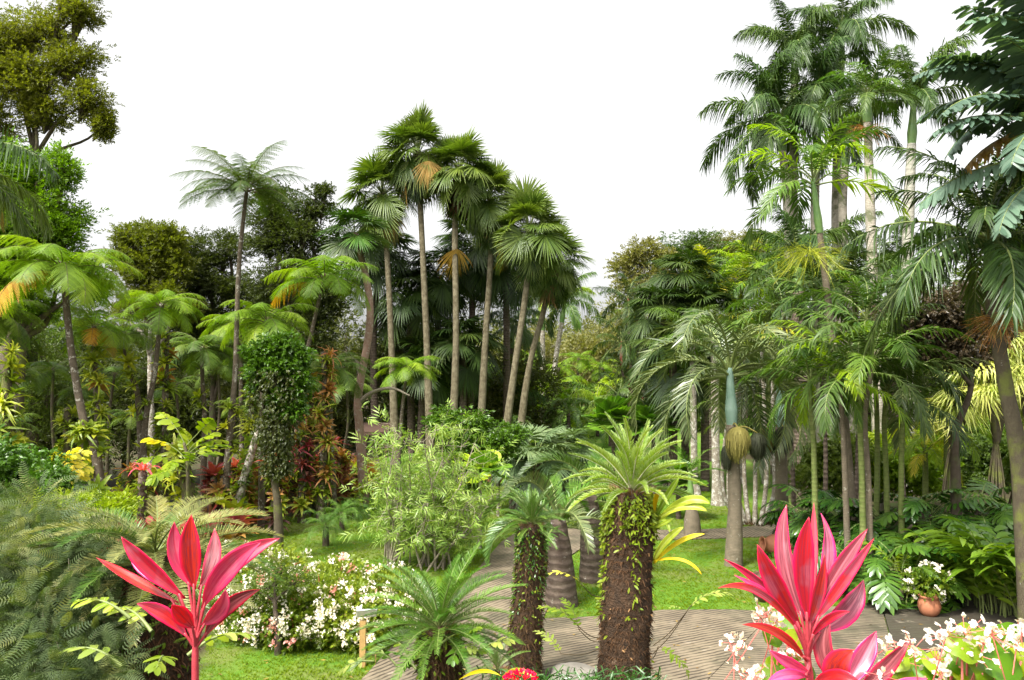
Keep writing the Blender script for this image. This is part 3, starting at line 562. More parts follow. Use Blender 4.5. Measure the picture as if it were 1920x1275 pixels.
palm('coconut_palm', 'palm with yellowing drooping fronds entering from the left edge', 'palm', 21, [(-150, 900), (-130, 600), (-100, 300)], [.22, .17, .14], 'royal', 11, .78, mats=[M['livi'], M['royal'], M['dead'], M['royal'], M['livi']], emax=40, bark='bk_pale')
# ================================================================== FAN PALMS (centre group)
G1 = 'tall fan palms of the central group'
FP = [('tallest fan palm, crown at the top of the central group', 42, [(808, 873), (800, 640), (789, 400), (785, 285)], 1.0),
      ('fan palm with its crown low on the left shoulder of the group', 43, [(742, 873), (734, 650), (727, 500), (717, 362)], .98),
      ('fan palm just right of the tallest, with a hanging brown leaf', 41.5, [(846, 873), (855, 640), (853, 430), (862, 320)], .95),
      ('fan palm with pale straight trunk right of the one with the brown leaf', 42.5, [(898, 873), (910, 640), (920, 480), (918, 370)], .95),
      ('leaning fan palm whose trunk slants to the right', 41, [(938, 873), (965, 690), (988, 530), (992, 430)], .95),
      ('shortest fan palm at the right end of the central group', 43, [(968, 873), (990, 700), (1020, 580), (1040, 490)], .85)]
for i, (lb, d_, pts, sc_) in enumerate(FP):
    root, W = palm('fan_palm', lb, 'palm', d_, pts, [.25, .165, .15, .135], 'livi', 50, sc_*1.12, G1, dead=1 if i in (0, 4) else 0, jit=13)
    lo = W[-1]-np.array(root.location)
    for k in range(7):
        obj('frond', random.choice([q[1] for q in SP['livi'] if q[0] < -20]), root, lo-[0, 0, .55+rs.rand()*.9], (0, math.radians(10+rs.rand()*25), rs.rand()*6.28), sc_*.85, M['dark'] if k % 5 else M['livi'])
    mb = MB(); k_ = 260; a = rs.rand(k_)*6.28; zz = -rs.rand(k_)*1.9; D = np.stack([np.cos(a)*.55, np.sin(a)*.55, -.75+0*a], 1); Tt = nrm(W[-1]-W[-2])
    strips(mb, lo+Tt*zz[:, None]+np.stack([np.cos(a)*.14, np.sin(a)*.14, 0*a], 1), D, rdir(k_), .35+.5*rs.rand(k_), .07, [(0, .5), (.5, 1), (1, .3)], .3); obj('dry_skirt', mb.mesh('dry_skirt', M['fibt'] if i % 2 else M['fib']), root)
    if i == 2: obj('dead_frond', SP['dead'][0][1], root, lo-[0.1, .3, 3.1], (0, .6, -1.2), .95, M['dead'])
    if i == 1: obj('dead_frond', SP['dead'][0][1], root, lo-[-.4, .5, .4], (0, .1, -1.0), .9, M['dead'])
    if i == 0: obj('dead_frond', SP['dead'][1][1], root, lo-[-.5, .6, .1], (0, -.2, -1.3), .9, M['dead'])
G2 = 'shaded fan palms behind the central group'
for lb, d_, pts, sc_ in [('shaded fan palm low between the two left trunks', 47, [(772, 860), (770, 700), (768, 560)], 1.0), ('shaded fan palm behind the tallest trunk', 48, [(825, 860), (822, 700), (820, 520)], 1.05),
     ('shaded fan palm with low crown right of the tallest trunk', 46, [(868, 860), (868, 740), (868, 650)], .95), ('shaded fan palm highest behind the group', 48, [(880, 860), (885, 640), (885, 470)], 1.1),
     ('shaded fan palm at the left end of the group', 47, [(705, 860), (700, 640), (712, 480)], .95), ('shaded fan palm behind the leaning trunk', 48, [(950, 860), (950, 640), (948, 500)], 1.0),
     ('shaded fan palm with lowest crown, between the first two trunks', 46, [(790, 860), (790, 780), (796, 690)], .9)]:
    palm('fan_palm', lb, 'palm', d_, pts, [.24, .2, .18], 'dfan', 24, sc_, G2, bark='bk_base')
# reddish curved trunk with stiff blue-green crown
root, W = palm('fan_palm', 'slender palm with reddish curved trunk and stiff blue-green crown, left of the central group', 'palm', 30, [(684, 940), (674, 800), (672, 740), (692, 620), (690, 540), (666, 438)], [.20, .16, .15, .14, .13, .11], 'livis', 20, .80, bark='bk_red', mats=[M['cyc'], M['dark']])
mb = MB(); o_ = np.array(root.location)
tube(mb, spline([P(676, 752, 30), P(700, 735, 29.8), P(735, 728, 29.5), P(768, 742, 29.3)], 12)-o_, np.linspace(.10, .03, 12), 7, jit=.2)
tube(mb, spline([P(674, 700, 30), P(668, 678, 29.9), P(650, 672, 29.8), P(642, 692, 29.8), P(625, 682, 29.7), P(600, 705, 29.7), P(596, 715, 29.7)], 16)-o_, np.linspace(.09, .03, 16), 7, jit=.2)
obj('dead_branch', mb.mesh('dead_branch', M['twig']), root)
# thin pinnate palms
palm('pinnate_palm', 'thin straight palm with pale green upper stem right of the fan palms', 'palm', 60, [(1017, 806), (1018, 690), (1016, 540)], [.24, .2, .18], 'royal', 11, .80, bark='bk_pale', shaft=(3.2, .20, 'shaft'), mats=[M['royal'], M['areca']])
palm('pinnate_palm', 'thin leaning palm with lime tipped fronds at the edge of the sky gap', 'palm', 59, [(1031, 806), (1040, 690), (1060, 560)], [.24, .19, .16], 'royal', 11, .85, bark='bk_pale', shaft=(1.8, .18, 'shaft'), mats=[M['areca'], M['royal'], M['areca'], M['arecay']])
palm('pinnate_palm', 'dark pinnate palm glimpsed behind the leaning fan palm', 'palm', 52, [(958, 860), (958, 760), (960, 610)], [.2, .16, .14], 'royal', 12, .8, bark='bk_base', shaft=(1.5, .16, 'shaft'))
GL = 'lush arching palms on the far lawn'
for lb, px, d_, py, sc_, mt, sp_ in [('dark centred arching palm right of the two thin palms', 1066, 52, 775, .95, [M['areca'], M['cyc']], 'bottle'), ('light green arching palm between the thin palms and the fan palms', 985, 54, 755, .9, [M['arecay'], M['areca']], 'bottle'),
      ('bright arching palm far behind the new-leaved cycad', 1120, 55, 760, .9, [M['arecay'], M['areca']], 'royal'), ('pale arching palm under the leaning fan palm', 925, 52, 750, .9, [M['areca'], M['blueg']], 'royal'),
      ('low bright palm behind the pale thin trunks', 1040, 58, 740, .8, [M['arecay'], M['fern']], 'royal'), ('low palm left of the red-stemmed palm', 1145, 50, 795, .8, [M['areca'], M['arecay']], 'bottle'), ('small bright palm behind the middle fan palm trunks', 868, 50, 775, .7, [M['areca'], M['arecay']], 'bottle'), ('soft low palm behind the airy shrub', 830, 48, 790, .7, [M['areca']], 'bottle'), ('low dark palm beside the blue-green fan', 960, 47, 800, .7, [M['areca'], M['livi']], 'bottle')]:
    palm('arching_palm', lb, 'palm', d_, [(px, 860), (px, 830), (px, py)], [.16, .14, .12], sp_, 16, sc_, GL, bark='bk_base', mats=mt)
# ================================================================== TREE FERNS
def tfern(lb, d, pts, sc, mat='fern', sp='fern', n=14, r=(.11, .075, .06), bark='bk_fern', orange=0, dd=0., grp='tree ferns', emin=-60):
    return palm('tree_fern', lb, 'tree fern', d, pts, list(r), sp, n, sc, grp, bark, mats=[M[mat]], dead=orange, deadmat=M['ferno'], dd=dd, jit=6, emin=emin)
TF = {}
TF['a'] = tfern('big tree fern at left with leaning lichen spotted trunk and wide fronds', 20, [(205, 930), (180, 850), (160, 800), (140, 700), (128, 610), (118, 500)], .80, n=22, r=(.14, .10, .085, .075), orange=1)
TF['b'] = tfern('low crowned tree fern with one orange frond right of the big left one', 22, [(185, 930), (184, 800), (178, 690), (176, 612)], .52, n=19, orange=2)
TF['c'] = tfern('tree fern with slim curved trunk, third from the left', 23, [(262, 905), (272, 800), (290, 700), (303, 570)], .58, n=19, mat='fern')
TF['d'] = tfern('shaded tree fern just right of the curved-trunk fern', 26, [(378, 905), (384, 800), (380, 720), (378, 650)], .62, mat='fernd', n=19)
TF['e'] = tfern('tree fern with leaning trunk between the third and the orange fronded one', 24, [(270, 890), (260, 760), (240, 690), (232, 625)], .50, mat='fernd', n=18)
TF['tall'] = tfern('tallest slender tree fern, white-blotched trunk with umbrella crown against the sky', 24, [(418, 925), (430, 820), (441, 700), (448, 500), (463, 352)], .80, mat='fernp', sp='fernp', n=28, r=(.13, .095, .08, .068, .055), bark='bk_fern', emin=4)
TF['f'] = tfern('bright tree fern with dark slanting trunk left of the fan palms', 28.5, [(545, 925), (565, 720), (585, 620), (608, 522)], .88, n=21, orange=1)
TF['g'] = tfern('lime tree fern between the slender tall one and the slanting trunk', 25, [(490, 900), (492, 740), (497, 650), (500, 600)], .72, n=20)
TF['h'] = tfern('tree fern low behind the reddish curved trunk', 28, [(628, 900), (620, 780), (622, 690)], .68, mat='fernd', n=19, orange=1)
TF['i'] = tfern('bright small tree fern between the left fan palm trunks', 38, [(745, 860), (755, 760), (765, 690)], .75, n=19)
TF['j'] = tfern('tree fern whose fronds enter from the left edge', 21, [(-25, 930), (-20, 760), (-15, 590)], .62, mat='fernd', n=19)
TF['k'] = tfern('lime tree fern crown behind the climber covered column', 29, [(455, 905), (452, 760), (450, 610)], .66, n=19)
for lb, px, py, d_ in [('far tree fern just right of the thin leaning palm', 1085, 672, 66), ('far tree fern left of the thin straight palm', 985, 668, 67), ('far lime tree fern behind the leaning fan palm', 930, 690, 66), ('far tree fern between the two thin palms', 1048, 690, 70), ('far tree fern left of the red-stemmed palm', 1128, 690, 68), ('far bright tree fern behind the middle fan palms', 880, 700, 64)]:
    tfern(lb, d_, [(px-6, 800), (px-3, 740), (px, py)], .82, n=12, r=(.15, .12, .1), bark='bk_base', grp='distant tree ferns')
for k_, (px, py, d_, sc_, wh) in enumerate([(40, 700, 27, .45, 'behind the mossy trunk at the left edge'), (100, 690, 29, .5, 'behind the leaning fern trunk'), (150, 730, 30, .42, 'low behind the big left fern'), (215, 700, 28, .48, 'behind the curved fern trunk'), (330, 720, 31, .5, 'left of the shaded tree fern'), (410, 690, 30, .5, 'left of the tallest fern trunk'), (445, 760, 29, .4, 'low left of the climber column'), (585, 730, 32, .5, 'behind the rusty bromeliad trunks'), (650, 720, 34, .55, 'behind the reddish curved trunk'), (20, 790, 24, .4, 'low at the left edge'), (245, 780, 27, .36, 'low behind the yellow stump')]):
    tfern('small shaded tree fern with thin stem ' + wh, d_, [(px+rs.randn()*14, 900), (px+rs.randn()*8, (900+py)/2), (px, py)], sc_, mat='fernd', n=10, r=(.07, .05, .045), bark='bk_moss', grp='small shaded tree ferns')
# climber covered column
r_ = BL('climber_column', 'column of glossy climber, bright at the top, hanging dark below', 'climber', 20.5, 520, [(500, 650, 24, 20), (535, 640, 18, 16), (550, 672, 22, 26), (515, 690, 34, 34), (566, 722, 14, 36), (484, 700, 16, 34), (478, 655, 12, 14), (540, 760, 26, 30)], 2700, .17, M['t_gloss'], 'bk_moss', .12, tpl=TWB, clump=.34, dens=10)
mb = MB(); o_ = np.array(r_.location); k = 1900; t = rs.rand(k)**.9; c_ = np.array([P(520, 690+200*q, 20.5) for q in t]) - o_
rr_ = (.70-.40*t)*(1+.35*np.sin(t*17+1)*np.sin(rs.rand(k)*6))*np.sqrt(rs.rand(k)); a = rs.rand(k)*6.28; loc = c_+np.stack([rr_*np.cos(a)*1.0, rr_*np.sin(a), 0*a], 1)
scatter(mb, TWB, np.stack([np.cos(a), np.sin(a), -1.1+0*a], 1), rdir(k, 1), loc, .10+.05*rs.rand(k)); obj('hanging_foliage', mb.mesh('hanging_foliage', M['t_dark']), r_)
# ================================================================== BROMELIADS on trunks and stumps
MB_ = [M['bry'], M['brg'], M['bry'], M['brg'], M['bro']]
clad(TF['a'][1], .12, 16, .02, .42, 1.15, [M['bry'], M['brg'], M['brg']], 'the big left tree fern', '')
clad(TF['b'][1], .11, 24, .1, .85, 1.0, MB_, 'the orange-fronded tree fern', '')
clad(TF['c'][1], .09, 5, .05, .5, .9, MB_, 'the slim curved tree fern', '')
clad(TF['e'][1], .09, 9, .2, .85, 1.0, [M['bry'], M['brg']], 'the left-leaning tree fern', '')
clad(TF['tall'][1], .14, 8, .05, .42, 1.0, [M['bry'], M['brg']], 'the tallest slender tree fern', '')
clad(TF['d'][1], .08, 4, .2, .6, 1.1, [M['brg']], 'the shaded tree fern', '')
def post(lb, d, px, py1, r, lean=0, n=14, mats=None, sc=1., top=None, bark='bk_moss', t0=.15, t1=1., short='the stump'):
    b = G(px, d); root = thing('bromeliad_stump', lb, 'tree stump', b, 'stumps carrying bromeliads'); T = P(px+lean, py1, d)
    W = spline([b-[0, 0, .1], b*.5+T*.5+rs.randn(3)*[.08, .08, 0], T], 9)
    mb = MB(); tube(mb, W-b, np.linspace(r*1.3, r*.75, 9), 9, jit=.35); obj('trunk', mb.mesh('trunk', M[bark]), root)
    mb = MB(); k = int(60*(T[2]-b[2]+1)); t = rs.rand(k); c = np.array([W[int(q*8)] for q in t])-b; a = rs.rand(k)*6.28; D = np.stack([np.cos(a), np.sin(a), .3+0*a], 1)
    strips(mb, c+D*[r*.8, r*.8, 0]+np.stack([0*t, 0*t, rs.randn(k)*.1], 1), D, rdir(k, 1), .16, .05, PL, .7); obj('moss', mb.mesh('moss', M['t_mid']), root)
    clad(W, r, n, t0, t1, sc, mats or MB_, short, '')
    if top is not None: put_brom(T+[0, 0, .02], sc*1.4, top, cname(top)+' rosette crowning ' + short, 'bromeliads on '+short, (0, 0, 0))
post('moss-covered trunk at the left edge, yellow with bromeliads', 19, 22, 650, .14, -14, 26, [M['bry'], M['brg']], 1.1, short='the mossy trunk at the left edge')
post('straight stump thick with yellow bromeliads left of the leaning fern trunk', 22, 132, 765, .11, -6, 24, [M['bry'], M['brg'], M['bry']], .95, short='the straight yellow-clad stump')
post('tall straight trunk ringed with yellow bromeliads behind the red rosette', 24, 310, 625, .10, 4, 22, MB_, 1.1, bark='bk_fern', short='the tall trunk behind the red rosette')
post('trunk with yellow-green bromeliads right of the tallest slender fern', 26, 468, 690, .10, 5, 18, [M['bry'], M['brg']], 1.05, bark='bk_fern', short='the trunk right of the tallest fern')
post('slanting trunk with pale bromeliads left of the climber column', 24, 440, 800, .12, 46, 8, [M['bry'], M['brg']], 1.0, bark='bk_pale', short='the slanting trunk by the climber column')
post('tall trunk dressed in orange and green bromeliads right of the climber column', 26.5, 600, 660, .12, 8, 34, [M['bro'], M['bry'], M['brg'], M['bro']], 1.1, bark='bk_fern', short='the tall trunk right of the climber')
post('trunk thick with rusty bromeliads behind the climber column', 27.5, 575, 740, .11, 10, 30, [M['bro'], M['brm'], M['bry']], 1.1, short='the trunk behind the climber column')
post('stump of stacked yellow bromeliads beside the red rosette', 21, 238, 880, .16, 0, 26, [M['bry'], M['bry'], M['bro']], 1.0, short='the stump beside the red rosette')
post('short stump topped with a bright red rosette', 19.5, 268, 885, .13, 0, 3, [M['brg']], .9, top=M['brp'], bark='bk_base', short='the shortest stump at left')
post('low stump behind the grey cycad with green bromeliads', 20, 292, 900, .12, 0, 12, [M['brg'], M['brr'], M['bry']], 1.1, top=M['brg'], short='the low stump behind the grey cycad')
post('thick mossy stump under the lobed leaves', 18.5, 336, 828, .17, -4, 10, [M['brg'], M['bry']], 1.0, bark='bk_moss', short='the stump under the lobed leaves')
post('stump with maroon bromeliads before the wooden railing', 24, 400, 895, .14, 0, 10, [M['brr'], M['bro'], M['brm']], 1.2, top=M['brr'], short='the stump before the railing')
PO = [(452, 985, 905), (478, 970, 890), (497, 978, 880), (513, 1000, 862), (532, 960, 870), (550, 965, 850), (566, 977, 800), (590, 960, 870), (610, 950, 850), (628, 945, 830), (640, 940, 850), (465, 950, 880), (520, 945, 845), (600, 935, 860), (575, 940, 875), (438, 960, 870), (655, 932, 880), (545, 940, 780)]
GN = ['nearest the lawn corner', 'second from the lawn corner', 'left of the twisted stump', 'with the darkest base', 'left of the tallest one', 'behind the mossy clearing', 'tallest on the clearing', 'right of the tallest one', 'before the shelter', 'below the shelter post', 'beside the reddish trunk', 'behind the lawn corner', 'just behind the tallest one', 'before the shelter eave', 'at the centre back', 'by the slanting trunk', 'farthest right of all', 'tall in the back row']
for i, (px, pb, pt) in enumerate(PO):
    d_ = 6750/(pb-720)
    post('dark stump %s, rising from moss among red bromeliads' % GN[i], d_, px, pt+8, .13, rs.randn()*4, 17, [M['brm'], M['bro'], M['brr'], M['bro'], M['brg'], M['bry']], 1.15, top=[M['brm'], M['brr'], M['bro'], M['brp']][i % 4], t0=.15, short='the stump '+GN[i], bark='bk_dark' if i % 2 else 'bk_fern')
CNL = ['yellow', 'orange', 'maroon', 'green', 'bright green']
for i in range(70):
    px = 560+rs.rand()*140; d_ = 29+rs.rand()*12; p = G(px, d_)
    put_brom(p+[0, 0, .25+.3*rs.rand()], 2.0, [M['bry'], M['bro'], M['brm'], M['brg'], M['brg']][i % 5], '%s bromeliad in the %s row of the bed by the reddish trunk, %s third' % (CNL[i % 5], 'front' if d_ < 33 else 'middle' if d_ < 37 else 'back', 'left' if px < 607 else 'middle' if px < 653 else 'right'), 'bromeliads massed in the shaded bed')
for i in range(34):
    px = 210+rs.rand()*240; d_ = 17.5+rs.rand()*7; p = G(px, d_)
    put_brom(p+[0, 0, .35+.9*rs.rand()], 1.8, [M['bry'], M['bro'], M['brr'], M['brg'], M['brp'] if i % 3 == 0 else M['brm']][i % 5], '%s bromeliad in the %s of the bed behind the grey cycad, %s part' % (['yellow', 'orange', 'crimson', 'green', 'pink' if i % 3 == 0 else 'maroon'][i % 5], 'front' if d_ < 21 else 'back', 'left' if px < 300 else 'right' if px > 370 else 'middle'), 'bromeliads behind the grey cycad')
BQ.sort(key=lambda q: -q[0])
for _, loc, rot, sc, mat, lab, grp, k in BQ[:290]: tag(obj('bromeliad', BR[k], None, loc, rot, sc, mat), lab, 'bromeliad', grp)
mb = MB(); bm = [M[k] for k in CN]; rst = BQ[290:]
for k in range(4):
    V = np.array([v.co for v in BR[k].vertices]); Fq = np.array([list(p.vertices) for p in BR[k].polygons]); A = np.tile([.5, .5, .5], (len(V), 1)).astype(float); A[:, 0] = rs.rand(len(V))
    for mi, m_ in enumerate(bm):
        q = [r for r in rst if r[7] == k and r[4] == m_]
        if q: Zd = np.array([[math.sin(r[2][1]), -math.sin(r[2][0]), 1.] for r in q]); scatter(mb, (V, Fq, A, np.zeros(len(Fq), np.int32)), nrm(np.cross(np.cross(Zd, rdir(len(q))), Zd)), Zd, np.array([r[1] for r in q]), np.array([r[3] for r in q]), mi=np.full(len(Fq)*len(q), mi, np.int32))
tag(obj('small_bromeliads', mb.mesh('small_bromeliads', bm)), 'small bromeliads growing thickly on the stumps and in the beds', kind='stuff')
# lobed-leaf plant
def lobed(L=.5, nl=6, lw=.12, mat=None, a0=75, prof=[(0, .7), (.5, 1), (.85, .7), (1, .1)], ll=.3, pet=.45):
    return pinnate(L, 35, 60, nl, ll, lw, a0, 25, -5, .25, pet, .012, prof, .1, fold=.15, mats=[mat, M['rach']])
LB = [lobed(.95, 6, .15, M['t_lime'], ll=.30, pet=.5) for _ in range(3)]; b = G(352, 18); root = thing('lobed_leaf_climber', 'climber with big lime deeply lobed leaves on the thick mossy stump', 'plant', b)
trunk_part(root, [b, P(352, 880, 17.9), P(345, 830, 17.9)], [.05, .04, .03], M['bk_moss'])
for k in range(15):
    a = k*2.4; obj('leaf', LB[k % 3], root, np.array(P(349, 835+rs.rand()*60, 17.9))-b, (rs.randn()*.3, -.4+rs.randn()*.35, a), .9+.3*rs.rand(), M['yelf'] if k == 4 else None)
# railing, shelter, walker
b0, b1 = P(360, 925, 45), P(528, 872, 45); c = (b0+b1)/2; rail = thing('railing', 'pale wooden railing of a ramp climbing to the right behind the bromeliad stumps', 'railing', b0)
mb = MB()
for dz in (0, -.28, -.44, -.60, -.76): 
    for e in range(2): tube(mb, [[0, e*.09, dz], (b1-b0)+[0, e*.09, dz]], [.055 if dz == 0 else .075]*2, 4)
obj('rail', mb.mesh('rail', M['rail'], False), rail)
for k in range(7):
    mb = MB(); q = (b1-b0)*k/6; tube(mb, [q+[0, .12, .08], q+[0, .12, -1.6]], [.06, .06], 4); obj('rail_post', mb.mesh('rail_post', M['rail'], False), rail)
def box(mb, c, s, rot=0., tiltx=0.):
    v = np.array([[x, y, z] for z in (-1, 1) for y in (-1, 1) for x in (-1, 1)])*np.array(s)/2
    ct, st = math.cos(tiltx), math.sin(tiltx); v = v@np.array([[1, 0, 0], [0, ct, st], [0, -st, ct]]); cr, sr = math.cos(rot), math.sin(rot); v = v@np.array([[cr, sr, 0], [-sr, cr, 0], [0, 0, 1]])
    mb.add(v+np.array(c), [[0, 2, 3, 1], [4, 5, 7, 6], [0, 1, 5, 4], [2, 6, 7, 3], [0, 4, 6, 2], [1, 3, 7, 5]])
b = G(704, 46); sh = thing('shelter', 'low timber shelter with brown sloping roof behind the reddish curved trunk', 'shelter', b); zt = P(704, 802, 46)[2]-b[2]
mb = MB(); box(mb, (0, 0, zt), (1.7, 2.0, .08), 0, .22); box(mb, (0, -.98, zt-.30), (1.7, .05, .12)); obj('roof', mb.mesh('roof', M['raild'], False), sh)
for sx in (-1, 1):
    for sy in (-1, 1): mb = MB(); box(mb, (sx*.7, sy*.7, (zt+sy*.12-.08)/2), (.14, .14, zt+sy*.12-.08)); obj('post', mb.mesh('post', M['raild'], False), sh)
def person(b, yaw):
    me = bpy.data.meshes.new('body'); J = {}
    pts = [(0, 0, .95), (0, 0, 1.15), (0, .01, 1.38), (0, .02, 1.50), (0, .03, 1.62), (0, .03, 1.72), (.19, 0, 1.42), (.25, .05, 1.15), (.22, .2, .98), (.215, .25, .90), (-.19, 0, 1.42), (-.25, -.05, 1.15), (-.24, -.02, .9), (-.24, 0, .82), (.10, .0, .9), (.11, .16, .5), (.11, .02, .1), (.11, .15, .04), (-.10, 0, .9), (-.11, -.05, .5), (-.11, -.28, .14), (-.11, -.16, .04)]
    ed = [(0, 1), (1, 2), (2, 3), (3, 4), (4, 5), (2, 6), (6, 7), (7, 8), (8, 9), (2, 10), (10, 11), (11, 12), (12, 13), (0, 14), (14, 15), (15, 16), (16, 17), (0, 18), (18, 19), (19, 20), (20, 21)]
    rad = [.15, .14, .16, .06, .10, .085, .07, .05, .037, .03, .07, .05, .037, .03, .095, .065, .045, .035, .095, .065, .045, .035]
    me.from_pydata(pts, ed, []); root = thing('person', 'walker in a dark blue top with a backpack, half hidden behind the bromeliads', 'person', b); root.rotation_euler = (0, 0, yaw)
    o = obj('body', me, root); me.materials.append(plain('skin', (.35, .2, .14))); md = o.modifiers.new('skin', 'SKIN')
    for i, r in enumerate(rad): me.skin_vertices[0].data[i].radius = (r, r*.75)
    me.skin_vertices[0].data[0].use_root = True; sb = o.modifiers.new('sub', 'SUBSURF'); sb.levels = 1; sb.render_levels = 2
    mb = MB(); tube(mb, [(0, 0, .92), (0, 0, 1.15), (0, .01, 1.40), (0, .02, 1.50)], [.19, .17, .21, .08], 12); 
    for s_ in (-1, 1): tube(mb, [(s_*.15, 0, 1.43), (s_*.21, 0, 1.38), (s_*.255, s_*.05, 1.15)], [.085, .085, .065], 8)
    obj('shirt', mb.mesh('shirt', plain('navy_cloth', (.03, .04, .09), rough=.8)), root)
    mb = MB()
    for s_, ky, kz, fy in ((1, .16, .5, .03), (-1, -.05, .5, -.26)): tube(mb, [(s_*.09, 0, .98), (s_*.11, ky, kz), (s_*.11, fy, .15)], [.12, .085, .07], 8)
    obj('trousers', mb.mesh('trousers', plain('grey_cloth', (.12, .12, .12), rough=.8)), root)
    mb = MB(); tube(mb, [(0, -.2, 1.0), (0, -.24, 1.1), (0, -.24, 1.35), (0, -.18, 1.46)], [.11, .15, .14, .07], 8); obj('backpack', mb.mesh('backpack', plain('black_cloth', (.02, .022, .03), rough=.7)), root)
    mb = MB(); tube(mb, [(0, .01, 1.60), (0, .015, 1.68), (0, .02, 1.76)], [.095, .11, .07], 10); obj('hair', mb.mesh('hair', plain('dark_hair', (.03, .02, .015), rough=.6)), root)
person(G(312, 27)+np.array([0, 0, 0.]), .2)
# ================================================================== RIGHT SIDE: ROYALS
GR = 'royal palms of the right-hand group'
def royal(lb, d, pts, n=16, sc=.95, bark='bk_roy', mats=None, emin=-60, rr=(.36, .22, .20, .17), sh=1.7):
    return palm('royal_palm', lb, 'palm', d, pts, list(rr), 'royal', n, sc, GR, bark, shaft=(sh, .18, 'shaft'), mats=mats, emin=emin)
royal('royal palm with the widest crown, farthest left of the group', 36, [(1497, 915), (1485, 600), (1477, 400), (1462, 215)], 20, 1.05)
royal('royal palm whose crown rises behind the widest one', 38, [(1508, 915), (1496, 600), (1488, 400), (1490, 95)], 13, .95)
royal('royal palm reaching the top edge at the middle of the group', 37, [(1548, 915), (1534, 600), (1528, 400), (1535, 165)], 11, .85)
royal('tallest royal palm, crown cut by the top edge', 38, [(1592, 915), (1575, 600), (1567, 400), (1578, 55)], 15, .9)
royal('royal palm behind the coarse-leaved crown', 36.5, [(1600, 915), (1590, 600), (1580, 400), (1588, 245)], 9, .7)
royal('royal palm standing alone on the right with smooth pale trunk and green crownshaft', 34, [(1700, 915), (1701, 620), (1703, 420), (1713, 185)], 13, .92, 'bk_royg', emin=12, sh=2.0, rr=(.32, .25, .24, .19))
root, W = palm('coarse_palm', 'palm with coarse drooping leaflets and mossy ringed trunk among the royal palms', 'palm', 29, [(1652, 930), (1640, 620), (1632, 400), (1625, 175)], [.24, .185, .175, .14], 'areca', 22, 1.02, bark='bk_roy', shaft=(1.1, .16, 'shaft'), mats=[M['royal'], M['areca'], M['royal']])
def spray(root, c, r, n, mat, name='flower_spray', down=.5, th=.006, w=.02):
    mb = MB(); o = np.array(root.location)
    a = rs.rand(n)*6.28; e = rs.rand(n)*1.2-.5
    D = np.stack([np.cos(a)*np.cos(e), np.sin(a)*np.cos(e), np.sin(e)], 1)
    strips(mb, np.tile(c-o, (n, 1)), D, rdir(n), r*(.6+.5*rs.rand(n)), w, [(0, .6), (.5, 1), (1, .6)], down)
    for k in range(3):
        q = c-o+D*(r*(.3+.25*k))-[0, 0, down*r*(.3+.25*k)**2]; strips(mb, q, nrm(D+rs.randn(n, 3)*.6), rdir(n), r*.35, w*.8, [(0, 1), (1, .3)], down)
    obj(name, mb.mesh(name, mat), root)
spray(root, W[-1]-[0, 0, 1.3], .75, 60, M['bro'])
# Veitchia with bright new frond
root, W = palm('slender_palm', 'slender palm with upright lime frond and yellow flower spray left of the royal trunks', 'palm', 20, [(1605, 1010), (1585, 800), (1562, 640), (1545, 500), (1524, 335)], [.12, .095, .09, .085, .07], 'areca', 13, 1.12, bark='bk_bot', shaft=(1.4, .09, 'shaft'), mats=[M['areca'], M['arecay'], M['cyc'], M['areca'], M['royal']], emin=6)
obj('frond', SP['areca'][0][1], root, W[-1]-np.array(root.location), (0, -.12, 2.75), 1.15, M['arecay']); obj('frond', SP['areca'][3][1], root, W[-1]-np.array(root.location), (0, .1, 3.2), 1.15, M['arecay'])
spray(root, P(1518, 470, 20), .95, 120, M['bry'], w=.014)
# cane palms at right
GC = 'slender cane palms above the philodendrons'
for lb, d_, pts, n_, sc_, bk, mt in [('cane palm with yellow-green stem nearest the blue-shafted palm', 18, [(1531, 985), (1526, 850), (1519, 740), (1518, 705)], 9, .85, 'cane', [M['areca'], M['areca'], M['arecay']]),
    ('cane palm with pale grey lower stem, second from left', 17.5, [(1592, 1090), (1583, 850), (1578, 770), (1572, 700)], 11, .95, 'bk_bot', [M['areca'], M['arecay'], M['areca']]),
    ('bright green caned palm at the middle of the clump', 17, [(1620, 1120), (1616, 900), (1612, 790), (1608, 690)], 12, .95, 'cane', [M['areca'], M['royal']]),
    ('tan caned palm just right of the bright green cane', 17.2, [(1634, 1120), (1628, 900), (1622, 780), (1640, 660)], 12, 1.0, 'bk_bot', [M['royal'], M['areca']]),
    ('dark caned palm at the right of the clump', 18.5, [(1665, 1060), (1662, 900), (1658, 790), (1665, 720)], 12, .95, 'cane', [M['royal'], M['dark'], M['blueg']]),
    ('cane palm with silvery dark fronds spreading right', 18, [(1690, 1050), (1690, 900), (1692, 800), (1700, 740)], 10, .9, 'cane', [M['dark'], M['bottle']]),
    ('cane palm crown with upright fronds above the clump', 19, [(1640, 1040), (1645, 850), (1640, 700), (1625, 590)], 12, .95, 'cane', [M['areca'], M['royal']]),
    ('cane palm with dark crown behind the blue-shafted palms', 24, [(1490, 990), (1485, 850), (1475, 700), (1468, 575)], 14, 1.05, 'bk_base', [M['dark'], M['royal'], M['areca']]),
    ('cane palm with silver-edged fronds under the yellow flower spray', 23, [(1545, 980), (1548, 850), (1540, 700), (1535, 560)], 14, 1.0, 'bk_base', [M['bottle'], M['areca'], M['dark']]),
    ('dark cane palm between the flower spray and the big right palm', 23, [(1600, 980), (1608, 850), (1610, 700), (1605, 540)], 14, 1.0, 'bk_base', [M['dark'], M['royal']]),
    ('dark cane palm left of the big drooping palm at right', 22, [(1700, 980), (1690, 850), (1688, 700), (1680, 600)], 13, .95, 'bk_base', [M['dark'], M['areca']])]:
    palm('cane_palm', lb, 'palm', d_, pts, [.075, .06, .055, .045], 'areca', n_, sc_, GC, bark=bk, mats=mt)
